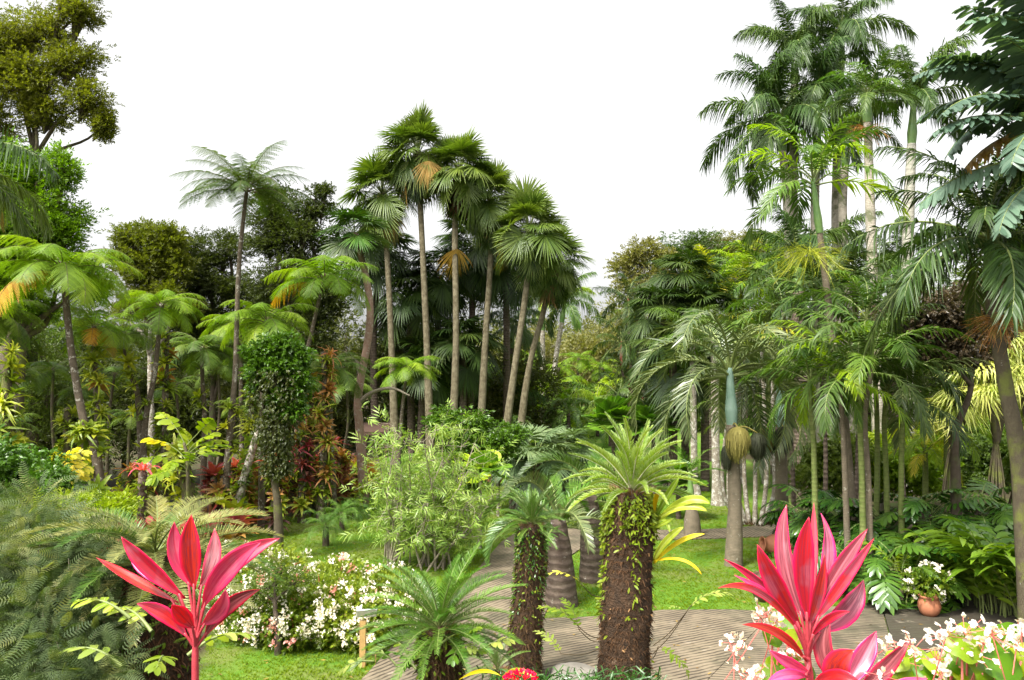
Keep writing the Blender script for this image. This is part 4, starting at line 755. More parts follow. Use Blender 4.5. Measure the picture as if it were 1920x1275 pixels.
GY = 'yellow-green palms left of the royal trunks'
for lb, px, py, d_, sc_, mt in [('golden palm nearest the dark fan palms', 1340, 545, 36, 1.3, [M['yel'], M['arecay']]), ('golden palm at the middle of the yellow-green row', 1390, 520, 37, 1.3, [M['arecay'], M['yel'], M['areca']]), ('golden palm touching the royal trunks', 1440, 530, 35, 1.3, [M['arecay'], M['areca']]), ('lime palm behind the royal trunks', 1600, 500, 40, 1.4, [M['arecay'], M['areca']]), ('lime palm seen right of the mossy ringed trunk', 1665, 520, 41, 1.3, [M['arecay'], M['areca']]), ('tall golden palm behind the widest royal', 1460, 480, 41, 1.3, [M['areca'], M['arecay']]), ('golden palm low behind the blue-shafted palms', 1420, 620, 34, 1.2, [M['areca'], M['arecay'], M['yel']]), ('low golden palm behind the prop roots', 1775, 800, 24, .8, [M['arecay'], M['yel']]), ('low golden palm left of the prop roots', 1735, 845, 25, .7, [M['yel'], M['arecay']]), ('lime palm behind the variegated screw pines', 1700, 640, 34, 1.2, [M['arecay'], M['yel']])]:
    palm('golden_palm', lb, 'palm', d_, [(px, 900), (px, (900+py)/2), (px, py)], [.1, .08, .07], 'areca', 15, sc_, GY, bark='cane', mats=mt)
# red-stemmed palm and dark fans
b = G(1183, 37); root = thing('wax_palm', 'dense dark clumping palm with red upper stems at the right of the sky gap', 'palm', b)
for k, (px, py, sc_) in enumerate([(1178, 560, .62), (1196, 590, .6), (1165, 640, .6), (1200, 660, .62), (1180, 710, .6), (1160, 740, .55), (1205, 745, .55)]):
    T = P(px, py, 37+rs.randn()*.5); mb = MB(); bb = b+rs.randn(3)*[.25, .25, 0]; tube(mb, spline([bb, bb*.5+T*.5, T-[0, 0, 1.2]], 8)-b, .07, 7); obj('stem', mb.mesh('stem', M['bk_base']), root)
    mb = MB(); tube(mb, np.array([T-[0, 0, 1.25], T-[0, 0, .6], T])-b, [.08, .08, .05], 7); obj('crownshaft', mb.mesh('crownshaft', plain('red_shaft', (.28, .07, .04), (.2, .05, .03))), root)
    crown_fronds(root, T, 'big', 10, sc_, mats=[M['livi'], M['dark']] if k % 2 else [M['dark']])
for lb, px, py, d_, sc_ in [('dark fan palm left in the cluster right of the red-stemmed palm', 1245, 590, 34, .72), ('dark fan palm highest in the cluster right of the red-stemmed palm', 1285, 525, 35, .72), ('dark fan palm right in the cluster above the spindle palm', 1322, 590, 34, .72), ('dark fan palm low behind the drooping fronds', 1262, 670, 33, .8)]:
    palm('fan_palm', lb, 'palm', d_, [(px, 900), (px, 760), (px, py)], [.2, .17, .15], 'dfan', 22, sc_, 'dark fan palms right of the red-stemmed palm', bark='bk_base')
# ================================================================== BLUE-SHAFTED PALMS
def bunch(root, c, w, h, mat, label=None, n=650):
    w *= .95; h *= .95; mb = MB(); o = np.array(root.location); a = rs.rand(n)*6.28; q = (.35+.85*rs.rand(n)**.7)*w/2; te = np.radians(95+rs.rand(n)*65); K = 8; u = np.linspace(0, 1, K)
    th = te[:, None]*u; r = q[:, None]*np.sin(th); z = -h/2*(1-np.cos(th))*(.75+.55*rs.rand(n))[:, None]; aa = a[:, None]+np.cumsum(rs.randn(n, K)*.09, 1); C = np.stack([np.cos(aa)*r, np.sin(aa)*r, z], -1)+(c-o)
    S = np.stack([-np.sin(a), np.cos(a), 0*a], 1)[:, None]*.006; V = np.stack([C-S, C+S], 2); i, k = np.meshgrid(np.arange(n), np.arange(K-1), indexing='ij'); b0 = (i*K+k)*2
    mb.add(V, np.stack([b0, b0+1, b0+3, b0+2], -1)); tube(mb, [c-o-[0, 0, h*.06], c-o-[0, 0, h*.3], c-o-[0, 0, h*.6], c-o-[0, 0, h*.86]], [w*.06, w*.1, w*.1, w*.05], 8, jit=.5)
    me = obj('fruit_bunch', mb.mesh('fruit_bunch', mat), root)
    if label: me['label'] = label
def strand(root, a, b, r=.02):
    mb = MB(); o = np.array(root.location); tube(mb, spline([a, (a+b)/2+[0, 0, .12], b], 7)-o, [r]*7, 6); obj('fruit_stalk', mb.mesh('fruit_stalk', M['fruity']), root)
root, W = palm('blue_shafted_palm', 'stout ringed palm with blue-green crownshaft and hanging fruit, on the near right lawn', 'palm', 20.1, [(1375, 1056), (1378, 950), (1376, 880), (1368, 690)], [.24, .17, .155, .15], 'bottle', 20, 1.28, avoid=.75, bark='bk_bot', shaft=(1.42, .14, 'shaftb'), group='blue-shafted palms')
o_ = P(1371, 805, 20.1)
for px, py, w_, h_, mt, dy in [(1383, 800, .58, .78, 'fruity', -.38), (1362, 835, .26, .55, 'fruitd', -.2), (1420, 812, .42, .62, 'fruitd', -.05)]:
    c = P(px, py, 20.1+dy); strand(root, o_, c); bunch(root, c, w_, h_, M[mt], ('ochre' if mt == 'fruity' else 'blackish') + ' fruit bunch')
root, W = palm('blue_shafted_palm', 'ringed palm with blue-green crownshaft standing behind the clay jar', 'palm', 22.3, [(1468, 1010), (1466, 930), (1465, 880), (1463, 705)], [.2, .17, .165, .16], 'bottle', 16, 1.2, avoid=.75, bark='bk_bot', shaft=(1.42, .15, 'shaftb'), group='blue-shafted palms', emin=34)
o_ = P(1464, 805, 22.3)
for px, py, w_, h_, mt, dy in [(1432, 800, .46, .72, 'fruity', -.3), (1452, 808, .3, .6, 'fruitd', .1), (1468, 800, .46, .66, 'fruitd', -.34)]:
    c = P(px, py, 22.3+dy); strand(root, o_, c); bunch(root, c, w_, h_, M[mt], ('ochre' if mt == 'fruity' else 'dark green') + ' fruit bunch')
palm('spindle_palm', 'small swollen-based palm beside the cross path', 'palm', 23.8, [(1299, 1003), (1297, 960), (1293, 885)], [.28, .24, .13, .10], 'bp', 7, .55, bark='bk_bot', shaft=(.75, .09, 'shaft'), mats=[M['licu'], M['areca']])
palm('spindle_palm', 'stout swollen palm in the path fork behind the mossy cycad, left of its twin', 'palm', 16.6, [(1054, 1129), (1050, 1060), (1046, 975)], [.36, .30, .25, .17], 'spin', 11, 1.05, bark='bk_base', group='swollen palms of the path fork', mats=[M['cyc'], M['bottle'], M['licu']])
palm('spindle_palm', 'swollen palm just left of the large epiphyte-covered cycad', 'palm', 18.6, [(1112, 1085), (1110, 1010), (1106, 930)], [.33, .29, .25, .16], 'spin', 10, 1.1, bark='bk_base', group='swollen palms of the path fork', mats=[M['cyc'], M['royal']])
# thin pale trunks on the lawn
for lb, px, pb, py, r_ in [('pale slim palm with flared foot left of the blue-shafted palm', 1347, 945, 640, .15), ('pale slim palm behind the spindle palm', 1306, 935, 630, .13), ('pale straight trunk right of the multi-stemmed clump', 1437, 905, 620, .11), ('thin pale palm left of the multi-stemmed clump', 1392, 905, 630, .10)]:
    d_ = 6750/(pb-720); palm('slender_palm', lb, 'palm', d_, [(px, pb), (px-4, pb-50), (px-6, 760), (px-8, py)], [r_*2, r_*1.05, r_, r_*.8], 'areca', 12, 1.0, 'slim palms behind the blue-shafted palms', bark='bk_pale', mats=[M['areca'], M['livi']])
for i in range(9):
    px = 1330+i*17+rs.randn()*4; d_ = 42+rs.rand()*6
    palm('slender_palm', 'thin far palm stem, %s from the left, behind the clump' % ['first', 'second', 'third', 'fourth', 'fifth', 'sixth', 'seventh', 'eighth', 'ninth'][i], 'palm', d_, [(px, 880), (px+2, 760), (px+rs.randn()*4, 610+rs.rand()*40)], [.12, .10, .08], 'areca', 8, 1.1, 'thin far palms in a row', bark='bk_pale' if i % 2 else 'bk_base')
b = G(1410, 26); root = thing('multi_stem_palm', 'clump of pale speckled stems spreading from one mossy base on the right lawn', 'palm', b)
for k, (dx, tp, lean) in enumerate([(-28, 800, 1), (-22, 690, 1), (-10, 670, 1), (2, 700, 1), (14, 660, 1), (26, 780, 1), (34, 700, 1), (-34, 760, 1)]):
    T = P(1410+dx*1.3, tp, 26+rs.randn()*.4); mb = MB(); bs = b+[dx*.010, rs.randn()*.2, 0]; midp = bs*.65+T*.35+[dx*.012, 0, -.1]
    tube(mb, spline([bs, midp, T], 12)-b, np.linspace(.085, .05, 12), 8); obj('stem', mb.mesh('stem', M['bk_pale']), root); crown_fronds(root, T, 'areca', 6, .6, mats=[M['areca'], M['livi']])
mb = MB(); k = 500; a = rs.rand(k)*6.28; rr = .6*np.sqrt(rs.rand(k)); strips(mb, np.stack([rr*np.cos(a), rr*np.sin(a), .12*(1-rr)+0*a], 1), rdir(k, .8), rdir(k), .13, .03, PL, .5); obj('root_mat', mb.mesh('root_mat', M['fib']), root)
for lb, px, d_, r_ in [('broad lichen spotted palm trunk at the lawn edge', 1503, 33, .42), ('broad pale palm trunk behind the cane palms', 1545, 35, .40), ('broad trunk between the cane palm stems', 1690, 36, .5)]:
    palm('royal_palm', lb, 'palm', d_, [(px, 915), (px-2, 800), (px-4, 640), (px-8, 480)], [r_*1.15, r_, r_*.8, r_*.6], 'royal', 8, .8, 'broad based palms at the lawn edge', bark='bk_base' if px != 1545 else 'bk_roy', shaft=(1.5, .22, 'shaft'))
# ================================================================== BIG RIGHT PALM, PADDLE LEAVES, SCREW PINES
root, W = palm('drooping_palm', 'big dark palm with drooping leaflets and green upper stem leaning left at the right edge', 'palm', 14, [(1932, 1010), (1912, 880), (1885, 720), (1862, 580), (1853, 440)], [.17, .14, .12, .11, .09], 'big', 26, .84, bark='bk_moss', shaft=(1.0, .12, 'shaft'), mats=[M['dark'], M['dark'], M['royal']])
spray(root, P(1875, 600, 13.9), .6, 110, M['bro'], w=.010)
b = G(2010, 12.5); root = thing('travellers_palm', 'traveller\'s palm with torn blue-green paddle leaves filling the top right corner', 'palm', b)
T = P(2045, 275, 12.5); trunk_part(root, [b, b*.5+T*.5, T], [.2, .17, .15], M['bk_bot'])
for k, (e, ry, az, sc_) in enumerate([(50, -.35, 3.05, .80), (50, -.10, 3.25, .85), (50, .15, 2.95, .85), (28, .0, 3.35, .8), (28, .25, 3.1, .75), (75, 0, 3.0, .85), (75, .1, 3.5, .9), (28, .5, 2.9, .7), (75, 0, .2, .8), (50, 0, .0, .8), (75, .2, 2.4, .85), (50, .05, 2.5, .8), (28, .3, 3.7, .75), (75, -.05, 3.15, .95), (50, -.2, 3.1, .9), (28, -.1, 3.2, .85), (5, -.1, 3.05, .8), (5, .1, 3.4, .75), (50, -.3, 3.6, .85)]):
    q = [m_[1] for m_ in SP['rav'] if m_[0] == e]; obj('leaf', q[k % len(q)], root, T-b+rs.randn(3)*.12+[0, 0, .9-.07*k], (rs.randn()*.25, ry, az), sc_*.98, M['dead'] if k == 7 else None)
BL('purple_tree', 'tree with sparse purple-brown glossy leaves left of the variegated screw pines', 'tree', 18, 1800, [(1770, 590, 60, 40), (1830, 560, 50, 40), (1740, 640, 36, 30), (1800, 650, 50, 36), (1700, 590, 36, 30), (1860, 620, 30, 30)], 6500, .14, M['t_purp'], 'bk_dark', .11, clump=.32, dens=12, tpl=TWB, fork=.7)
BL('purple_tree', 'leafy tree behind the paddle leaves at the right edge', 'tree', 22, 1990, [(1900, 430, 60, 60), (1960, 330, 70, 70), (1900, 540, 50, 50), (1990, 480, 70, 70)], 5200, .17, M['t_mid'], 'bk_dark', .14, clump=.3, dens=12, tpl=TWB)
PR = []
for k in range(3):
    mb = MB(); n_ = 60; i_ = np.arange(n_); a = i_*2.4; e = np.radians(85-75*(i_/n_)**.8); D = np.stack([np.cos(a)*np.cos(e), np.sin(a)*np.cos(e), np.sin(e)], 1); U = np.stack([-np.cos(a)*np.sin(e), -np.sin(a)*np.sin(e), np.cos(e)], 1)
    strips(mb, D*.03, D, U, .75*(.8+.3*rs.rand(n_)), .045, [(0, 1), (.35, 1), (.6, .9), (.8, .6), (1, .05)], .95, fold=.3); PR.append(mb.mesh('rosette', M['varieg']))
for lb, px, pb, heads in [('variegated yellow screw pine with prop roots, nearest the leaning palm stem', 1868, 905, [(1868, 700), (1895, 660), (1850, 740), (1890, 760), (1845, 680), (1875, 640)]), ('variegated screw pine on prop roots left of its brighter neighbour', 1785, 895, [(1790, 735), (1815, 690), (1770, 770), (1830, 760), (1800, 780)]), ('variegated screw pine at the right edge', 1935, 900, [(1925, 640), (1905, 700), (1945, 720), (1930, 780)]), ]:
    d_ = 22; b = G(px, d_); root = thing('screw_pine', lb, 'screw pine', b, 'variegated screw pines'); J = P(px, 830, d_)
    mb = MB()
    for k in range(22): a = rs.rand()*6.28; tube(mb, spline([b+[math.cos(a)*.38, math.sin(a)*.38, -.05], b*.4+J*.6+[math.cos(a)*.2, math.sin(a)*.2, .1], J+[0, 0, rs.rand()*.4]], 6)-b, .018, 5)
    obj('prop_roots', mb.mesh('prop_roots', M['bk_moss']), root); mb = MB()
    for h in heads: T = P(*h, d_+rs.randn()*.4); tube(mb, spline([J, J*.5+T*.5+[0, 0, .1], T], 7)-b, np.linspace(.09, .05, 7), 7); [obj('leaf_rosette', PR[k % 3], root, T-b+rs.randn(3)*.12, (rs.randn()*.3, rs.randn()*.3, rs.rand()*6.28), .95+.25*rs.rand()) for k in range(3)]
    obj('stem', mb.mesh('stem', M['bk_moss']), root)
for px, d_, py, lab in [(1560, 27, 850, 'behind the cane palm stems'), (1640, 28, 840, 'between cane stems and prop roots'), (1720, 27, 850, 'left of the prop roots'), (1800, 29, 830, 'behind the prop roots'), (1890, 27, 840, 'behind the leaning palm stem'), (1950, 24, 860, 'at the right edge'), (1840, 34, 800, 'far back behind the screw pines'), (1680, 36, 800, 'far back between the cane palms'), (1960, 32, 780, 'far back at the right edge'), (2060, 28, 800, 'beyond the right edge')]:
    BL('understorey_bush', 'green understorey bush ' + lab, 'shrub', d_, px, [(px-20, py+10, 40, 26), (px+30, py, 40, 30), (px, py+40, 60, 34)], 1900, .22, [M['t_mid'], M['t_vine'], M['t_lime']][int(px) % 3], 'bk_dark', .06, group='understorey bushes at right', tpl=TWB, clump=.34)
# ================================================================== PHILODENDRONS, GINGER, POTS
PH = []
for k in range(4):
    mb = MB(); s_, p_, T_, N_ = rachis(1.1, 62-12*k, 95, 24); tube(mb, p_[:16:3], .012, 5, mi=1)
    u = np.linspace(.52, 1, 8)
    for sg in (-1, 1):
        ip = lambda A: np.stack([np.interp(u, s_, A[:, i]) for i in range(3)], 1); B, t, nn = ip(p_), ip(T_), ip(N_); q = (u-.52)/.48
        an = np.radians(115-90*q); D = t*np.cos(an)[:, None]+np.array([0, sg, 0])*np.sin(an)[:, None]; strips(mb, B, D, nn, .36*(1-.35*q), .085, [(0, 1), (.35, .8), (.75, 1), (1, .2)], .25, fold=.15)
    PH.append(mb.mesh('leaf', [M['phil'], M['rach']]))
for lb, px, d_, h_, n_ in [('philodendron clump at the lawn edge behind the ti plant', 1520, 21, 1.3, 34), ('philodendron clump under the cane palms', 1590, 19.5, 1.3, 34), ('philodendron clump between cane palms and ginger', 1670, 18.5, 1.4, 36), ('tall philodendron clump behind the flower pot', 1740, 18.5, 1.6, 38), ('philodendron clump at the foot of the cane palms', 1650, 17, .7, 26), ('low philodendron clump left of the flower pot', 1705, 16.9, .7, 26), ('philodendron clump behind the ginger', 1830, 18.5, 1.7, 34), ('philodendron clump low behind the red ti plant', 1565, 18.3, .8, 26), ('philodendron clump at the far right behind the ginger', 1910, 18, 1.6, 30)]:
    b = G(px, d_); root = thing('philodendron', lb, 'plant', b, 'philodendron clumps'); mb = MB()
    for k in range(5): tube(mb, spline([[rs.randn()*.2, rs.randn()*.2, -.05], [rs.randn()*.2, rs.randn()*.2, h_*.5], [rs.randn()*.3, rs.randn()*.3, h_]], 6), .035, 6)
    obj('stem', mb.mesh('stem', M['bk_dark']), root)
    for k in range(n_): a = rs.rand()*6.28; z = h_*rs.rand()**.6; obj('leaf', PH[k % 4], root, (math.cos(a)*.15, math.sin(a)*.15, z), (rs.randn()*.2, rs.randn()*.25+(.35 if z < h_*.5 else 0), a), .85+.35*rs.rand())
GI = []
for k in range(4):
    mb = MB(); s_, p_, T_, N_ = rachis(1.5, 84, 38+12*k, 24); tube(mb, p_[::3], .014*(1-.6*s_[::3]), 5, mi=1); u = np.linspace(.25, 1, 15); sg = np.where(np.arange(15) % 2, 1., -1.)
    ip = lambda A: np.stack([np.interp(u, s_, A[:, i]) for i in range(3)], 1); B, t, nn = ip(p_), ip(T_), ip(N_)
    strips(mb, B, t*.75+np.stack([0*u, sg, 0*u], 1)*.7, nn+rs.randn(15, 3)*.15, .50*(.8+.3*rs.rand(15)), .115, [(0, .3), (.25, .9), (.5, 1), (.8, .6), (1, .04)], .45, fold=.2); GI.append(mb.mesh('shoot', [M['ging'], M['rach']]))
for lb, px, d_, n_, sc_ in [('ginger clump with arching leafy shoots right of the flower pot', 1825, 16.6, 28, 1.0), ('ginger clump in the middle right, largest', 1880, 15.9, 30, 1.1), ('ginger clump at the right edge', 1945, 15.4, 28, 1.1), ('small ginger clump just behind the flower pot', 1745, 17.2, 18, .75)]:
    b = G(px, d_); root = thing('ginger_plant', lb, 'plant', b, 'ginger clumps beside the pavement')
    for k in range(n_): a = rs.rand()*6.28; rr = .45*math.sqrt(rs.rand()); obj('shoot', GI[k % 4], root, (math.cos(a)*rr, math.sin(a)*rr, 0), (0, .12*rs.randn(), a+rs.randn()*.4), sc_*(.75+.4*rs.rand()), M['yelf'] if k == 3 and px == 1815 else None)
for lb, px, d_, py, sc_ in [('young pinnate palm seedling at the pavement corner', 1690, 16.4, 1085, .55)]:
    palm('seedling_palm', lb, 'palm', d_, [(px, 1130), (px, 1110), (px, py)], [.05, .04, .035], 'areca', 7, sc_, bark='bk_bot', mats=[M['areca'], M['arecay']])
def lathe(prof, n=24):
    mb = MB(); p = np.array(prof); a = np.linspace(0, 2*np.pi, n, endpoint=False); V = np.stack([p[:, 0][:, None]*np.cos(a), p[:, 0][:, None]*np.sin(a), np.repeat(p[:, 1][:, None], n, 1)], -1)
    i, j = np.meshgrid(np.arange(len(p)-1), np.arange(n), indexing='ij'); mb.add(V, np.stack([i*n+j, i*n+(j+1) % n, (i+1)*n+(j+1) % n, (i+1)*n+j], -1)); return mb
POT = [(.01, 0), (.11, 0), (.17, .07), (.2, .17), (.18, .27), (.155, .31), (.17, .33), (.185, .355), (.17, .37), (.14, .36), (.13, .30), (.01, .29)]
def leafcloud(c, r, n, size, tpl, up=1.): 
    u = rdir(n); q = c+u*r*(rs.rand(n, 1)**.4); mb = MB(); scatter(mb, tpl, u+rs.randn(n, 3)*.4, rdir(n, up), q, size*(.7+.6*rs.rand(n))); return mb
b = G(1743, 15.7)+[0, 0, .04]; root = thing('flower_pot', 'small round terracotta pot of white flowers on the dark pavement', 'flower pot', b); obj('pot', lathe(POT).mesh('pot', M['terra']), root, sc=1.05)
obj('foliage', leafcloud(np.array([0, 0, .6]), [.42, .35, .28], 160, .13, TWB).mesh('foliage', M['beg']), root)
u = rdir(26, .6); mb = MB()
for v in u: k = 9; mb = MB(); scatter(mb, FL4, rdir(k), rdir(k), np.array([0, 0, .62])+v*[.45, .38, .38]+rs.randn(k, 3)*.022, .032); obj('flower_cluster', mb.mesh('flower_cluster', M['wh']), root)
b = G(1436, 16.9); root = thing('planter', 'dark weathered clay pot half hidden behind the right ti plant', 'pot', b); obj('pot', lathe(POT).mesh('pot', M['terrad']), root, sc=1.5); obj('foliage', leafcloud(np.array([0, 0, .68]), [.3, .3, .16], 60, .11, SPR).mesh('foliage', M['feath']), root)
JAR = [(.01, 0), (.13, 0), (.2, .12), (.27, .32), (.29, .48), (.26, .62), (.19, .74), (.155, .80), (.17, .85), (.21, .88), (.2, .9), (.16, .88), (.14, .80), (.12, .7), (.01, .6)]
jar = obj('clay_jar', lathe(JAR, 28).mesh('clay_jar', M['terra']), None, G(1490, 21.3)+[.0, 0, .26], (0, -math.pi/2+.06, .12), 1.0); tag(jar, 'large terracotta jar lying on its side at the lawn edge', 'jar')
for lb, px, d_, r_, mt in [('red-brown clay bowl far back on the left lawn', 925, 36, .42, 'terra'), ('dark round bulbous stump left of the near post trunk', 961, 34, .34, 'terrad'), ('dark round bulbous stump behind the blue-green fans', 1005, 31, .33, 'terrad')]:
    o = obj('clay_pot', lathe([(.01, 0), (.5, 0), (.85, .3), (1, .7), (.85, 1.05), (.6, 1.2), (.68, 1.27), (.6, 1.3), (.5, 1.2), (.01, 1.1)]).mesh('clay_pot', M[mt]), None, G(px, d_), (0, 0, 0), r_); tag(o, lb, 'pot')

#@@NEAR@@
# ================================================================== NEAR PLANTS
def blade(root, b, c, t, w, mat, name='leaf', fold=.25, wave=.05, prof=None, petiole=None, face=None, d0=0, twist=0.):
    o = np.array(root.location); n = 22; s = np.linspace(0, 1, n)[:, None]; b, c, t = map(np.array, (b, c, t))
    p = b*(1-s)**2+2*c*s*(1-s)+t*s**2; T = nrm(np.gradient(p, axis=0)); tocam = nrm(np.array([0, 0, CAMZ])-p); fc = nrm(tocam + (np.array(face) if face is not None else 0))
    S = nrm(np.cross(T, fc)); Nn = np.cross(S, T)
    if twist: ca, sa = np.cos(twist*s), np.sin(twist*s); S, Nn = S*ca+Nn*sa, Nn*ca-S*sa
    q = s[:, 0]; pr = np.interp(q, *(prof or ([0, .06, .16, .34, .52, .7, .85, .95, 1], [.16, .2, .52, .9, 1, .86, .5, .18, .01]))); h = w*.5*pr
    offs = np.array([-1, -.8, -.45, -.06, .06, .45, .8, 1]); ph = rs.rand()*6
    V = p[:, None]+S[:, None]*(offs[None, :, None]*h[:, None, None])+Nn[:, None]*((np.abs(offs)[None]**1.2*fold+wave*np.sin(q*13+ph)[:, None]*offs[None]**2*np.sign(offs))*h[:, None])[..., None]
    A = np.zeros(V.shape); A[..., 0] = rs.rand(); A[..., 1] = q[:, None]; A[..., 2] = np.abs(offs); k = len(offs)
    i, j = np.meshgrid(np.arange(n-1), np.arange(k-1), indexing='ij'); a = i*k+j; mb = MB(); mb.add(V-o, np.stack([a, a+1, a+k+1, a+k], -1), A)
    if petiole is not None: tube(mb, spline([np.array(petiole), b*.5+np.array(petiole)*.5, b+(c-b)*.15], 7)-o, np.linspace(.007, .004, 7)*1.0, 7, mi=1)
    ob = obj(name, mb.mesh(name, [mat, M['stemr']]), root); sd_ = ob.modifiers.new('thickness', 'SOLIDIFY'); sd_.thickness = .0008; sd_.offset = 0
    return ob
def ti_plant(label, bpx, d, hub, leaves, stems):
    b = G(bpx, d); root = thing('ti_plant', label, 'plant', b)
    for st in stems:
        mb = MB(); tube(mb, spline([b-[0, 0, .05]] + [P(x, y, d) for x, y in st], 10)-b, np.linspace(.016, .009, 10), 9, jit=.1); obj('stem', mb.mesh('stem', M['stemr']), root)
    for i, (bx, by, cx, cy, tx, ty, w_, mt, od, fz) in enumerate(leaves):
        h = hub[1] if bx > 1560 or by > 1270 and bx > 1400 else hub[0]
        blade(root, P(bx, by, d+od*.25), P(cx, cy, d+od*.8), P(tx, ty, d+od), w_*d/F*.88, M[mt], petiole=P(h[0], h[1], d), face=(fz, 0, .15+rs.randn()*.2), fold=.26+.25*rs.rand(), wave=.04+.07*rs.rand(), twist=rs.randn()*.35)
    return root
ti_plant('tall crimson ti plant with dense upright leaves at lower right', 1522, 2.75, [(1514, 1235), (1578, 1300)], [
    (1508, 1165, 1455, 1040, 1475, 946, 40, 'tid', .06, -.5), (1515, 1165, 1498, 1050, 1517, 969, 42, 'ti', -.05, -.1), (1520, 1150, 1525, 1040, 1526, 942, 20, 'tip', .12, .3), (1521, 1165, 1570, 1040, 1539, 962, 36, 'tid', .1, .5),
    (1502, 1176, 1452, 1098, 1420, 1021, 44, 'ti', -.08, -.5), (1500, 1182, 1447, 1092, 1357, 1048, 20, 'ti', .0, -.4), (1500, 1188, 1426, 1078, 1346, 1103, 17, 'ti', -.12, -.2), (1500, 1186, 1452, 1112, 1376, 1078, 17, 'tip', -.02, -.3),
    (1524, 1160, 1562, 1075, 1627, 991, 36, 'tid', .05, .4), (1528, 1165, 1576, 1095, 1639, 1009, 26, 'ti', .0, .6), (1532, 1184, 1598, 1160, 1619, 1087, 48, 'tid', .12, .3), (1520, 1196, 1552, 1148, 1594, 1147, 17, 'ti', -.15, .3),
    (1512, 1240, 1468, 1172, 1392, 1171, 20, 'ti', -.1, -.3), (1520, 1262, 1480, 1245, 1443, 1219, 24, 'tip', -.1, -.3), (1575, 1290, 1525, 1215, 1557, 1162, 42, 'tid', .03, -.3), (1580, 1295, 1618, 1240, 1643, 1183, 44, 'tid', .08, .3),
    (1600, 1310, 1650, 1265, 1707, 1198, 38, 'tid', .0, .5), (1572, 1300, 1555, 1245, 1602, 1219, 56, 'ti', -.15, .0), (1515, 1270, 1480, 1255, 1436, 1280, 22, 'tip', -.15, -.3), (1525, 1280, 1570, 1250, 1620, 1290, 26, 'ti', -.2, .2), (1516, 1180, 1540, 1110, 1546, 1040, 26, 'ti', .02, .2), (1516, 1175, 1485, 1100, 1492, 1020, 26, 'tid', .1, -.2),
    (1620, 1330, 1680, 1285, 1740, 1272, 30, 'tip', -.05, .4)], [[(1520, 1330), (1514, 1235), (1516, 1165)], [(1560, 1400), (1578, 1300)]])
ti_plant('pink and crimson ti plant with spreading leaves at lower left', 366, 3.0, [(366, 1215), (366, 1215)], [
    (365, 1105, 352, 1035, 359, 965, 44, 'ti', -.04, 0), (359, 1100, 318, 1040, 327, 978, 36, 'tip', .04, -.3), (372, 1105, 412, 1050, 402, 990, 34, 'tid', .08, .4), (347, 1122, 270, 1060, 227, 1006, 34, 'ti', -.03, -.2), (335, 1130, 240, 1085, 180, 1045, 22, 'ti', .05, -.1),
    (340, 1112, 270, 1070, 244, 1046, 26, 'tip', .1, -.2), (381, 1122, 420, 1042, 525, 1009, 44, 'tip', .05, .3), (380, 1140, 412, 1060, 490, 1016, 46, 'tip', -.06, .3), (383, 1196, 415, 1125, 488, 1105, 34, 'tid', -.02, .3), (352, 1196, 312, 1138, 256, 1132, 30, 'ti', -.05, -.2),
    (364, 1178, 336, 1150, 322, 1134, 34, 'ti', -.18, -.1), (378, 1172, 420, 1150, 423, 1105, 36, 'tip', -.1, .2)], [[(366, 1300), (366, 1215), (366, 1160)]])
# ---- cycads with clothed trunks
def cycad(label, d, bpx, pts, r, sp, n, sc, cover=0, group=None, emin=-60, fib=2600, emax=90, mats=None, fl=.06):
    b = G(bpx, d); root = thing('cycad', label, 'cycad', b, group); W = [b-[0, 0, .1]]+[P(x, y, d) for x, y in pts]
    trunk_part(root, W, r, M['bk_cyc'], sides=20, n=24, jit=.10); Ws = spline(W, 40)-b; rr = np.interp(np.linspace(0, 1, 40), np.linspace(0, 1, len(r)), r)
    mb = MB(); t = rs.rand(fib); i_ = (t*38.9).astype(int); a = rs.rand(fib)*6.28; D = np.stack([np.cos(a), np.sin(a), rs.randn(fib)*.9-.1], 1); out_ = np.stack([np.cos(a), np.sin(a), 0*a], 1); tg = np.stack([-np.sin(a), np.cos(a), 0*a], 1)
    strips(mb, Ws[i_]+out_*rr[i_][:, None]*.97, D*.7+tg*rs.randn(fib, 1)*1.1, out_+rdir(fib)*.3, fl*(.5+rs.rand(fib)), fl*.22, [(0, 1), (.6, .7), (1, .2)], .6); obj('leaf_bases', mb.mesh('leaf_bases', M['fib']), root)
    mb = MB(); k = 420; a = rs.rand(k)*6.28; q = Ws[-1]+np.stack([np.cos(a), np.sin(a), 0*a], 1)*r[-1]*.7*rs.rand(k, 1)-[0, 0, .06]; D = np.stack([np.cos(a)*.8, np.sin(a)*.8, .9+0*a], 1)
    strips(mb, q, D, rdir(k), .13*(.5+rs.rand(k)), .018, [(0, 1), (1, .1)], .1); obj('crown_fibre', mb.mesh('crown_fibre', M['fibt']), root)
    crown_fronds(root, W[-1]+[0, 0, .06], sp, n, sc, emin=emin, emax=emax, mats=mats, spread=.03)
    return root, Ws, rr
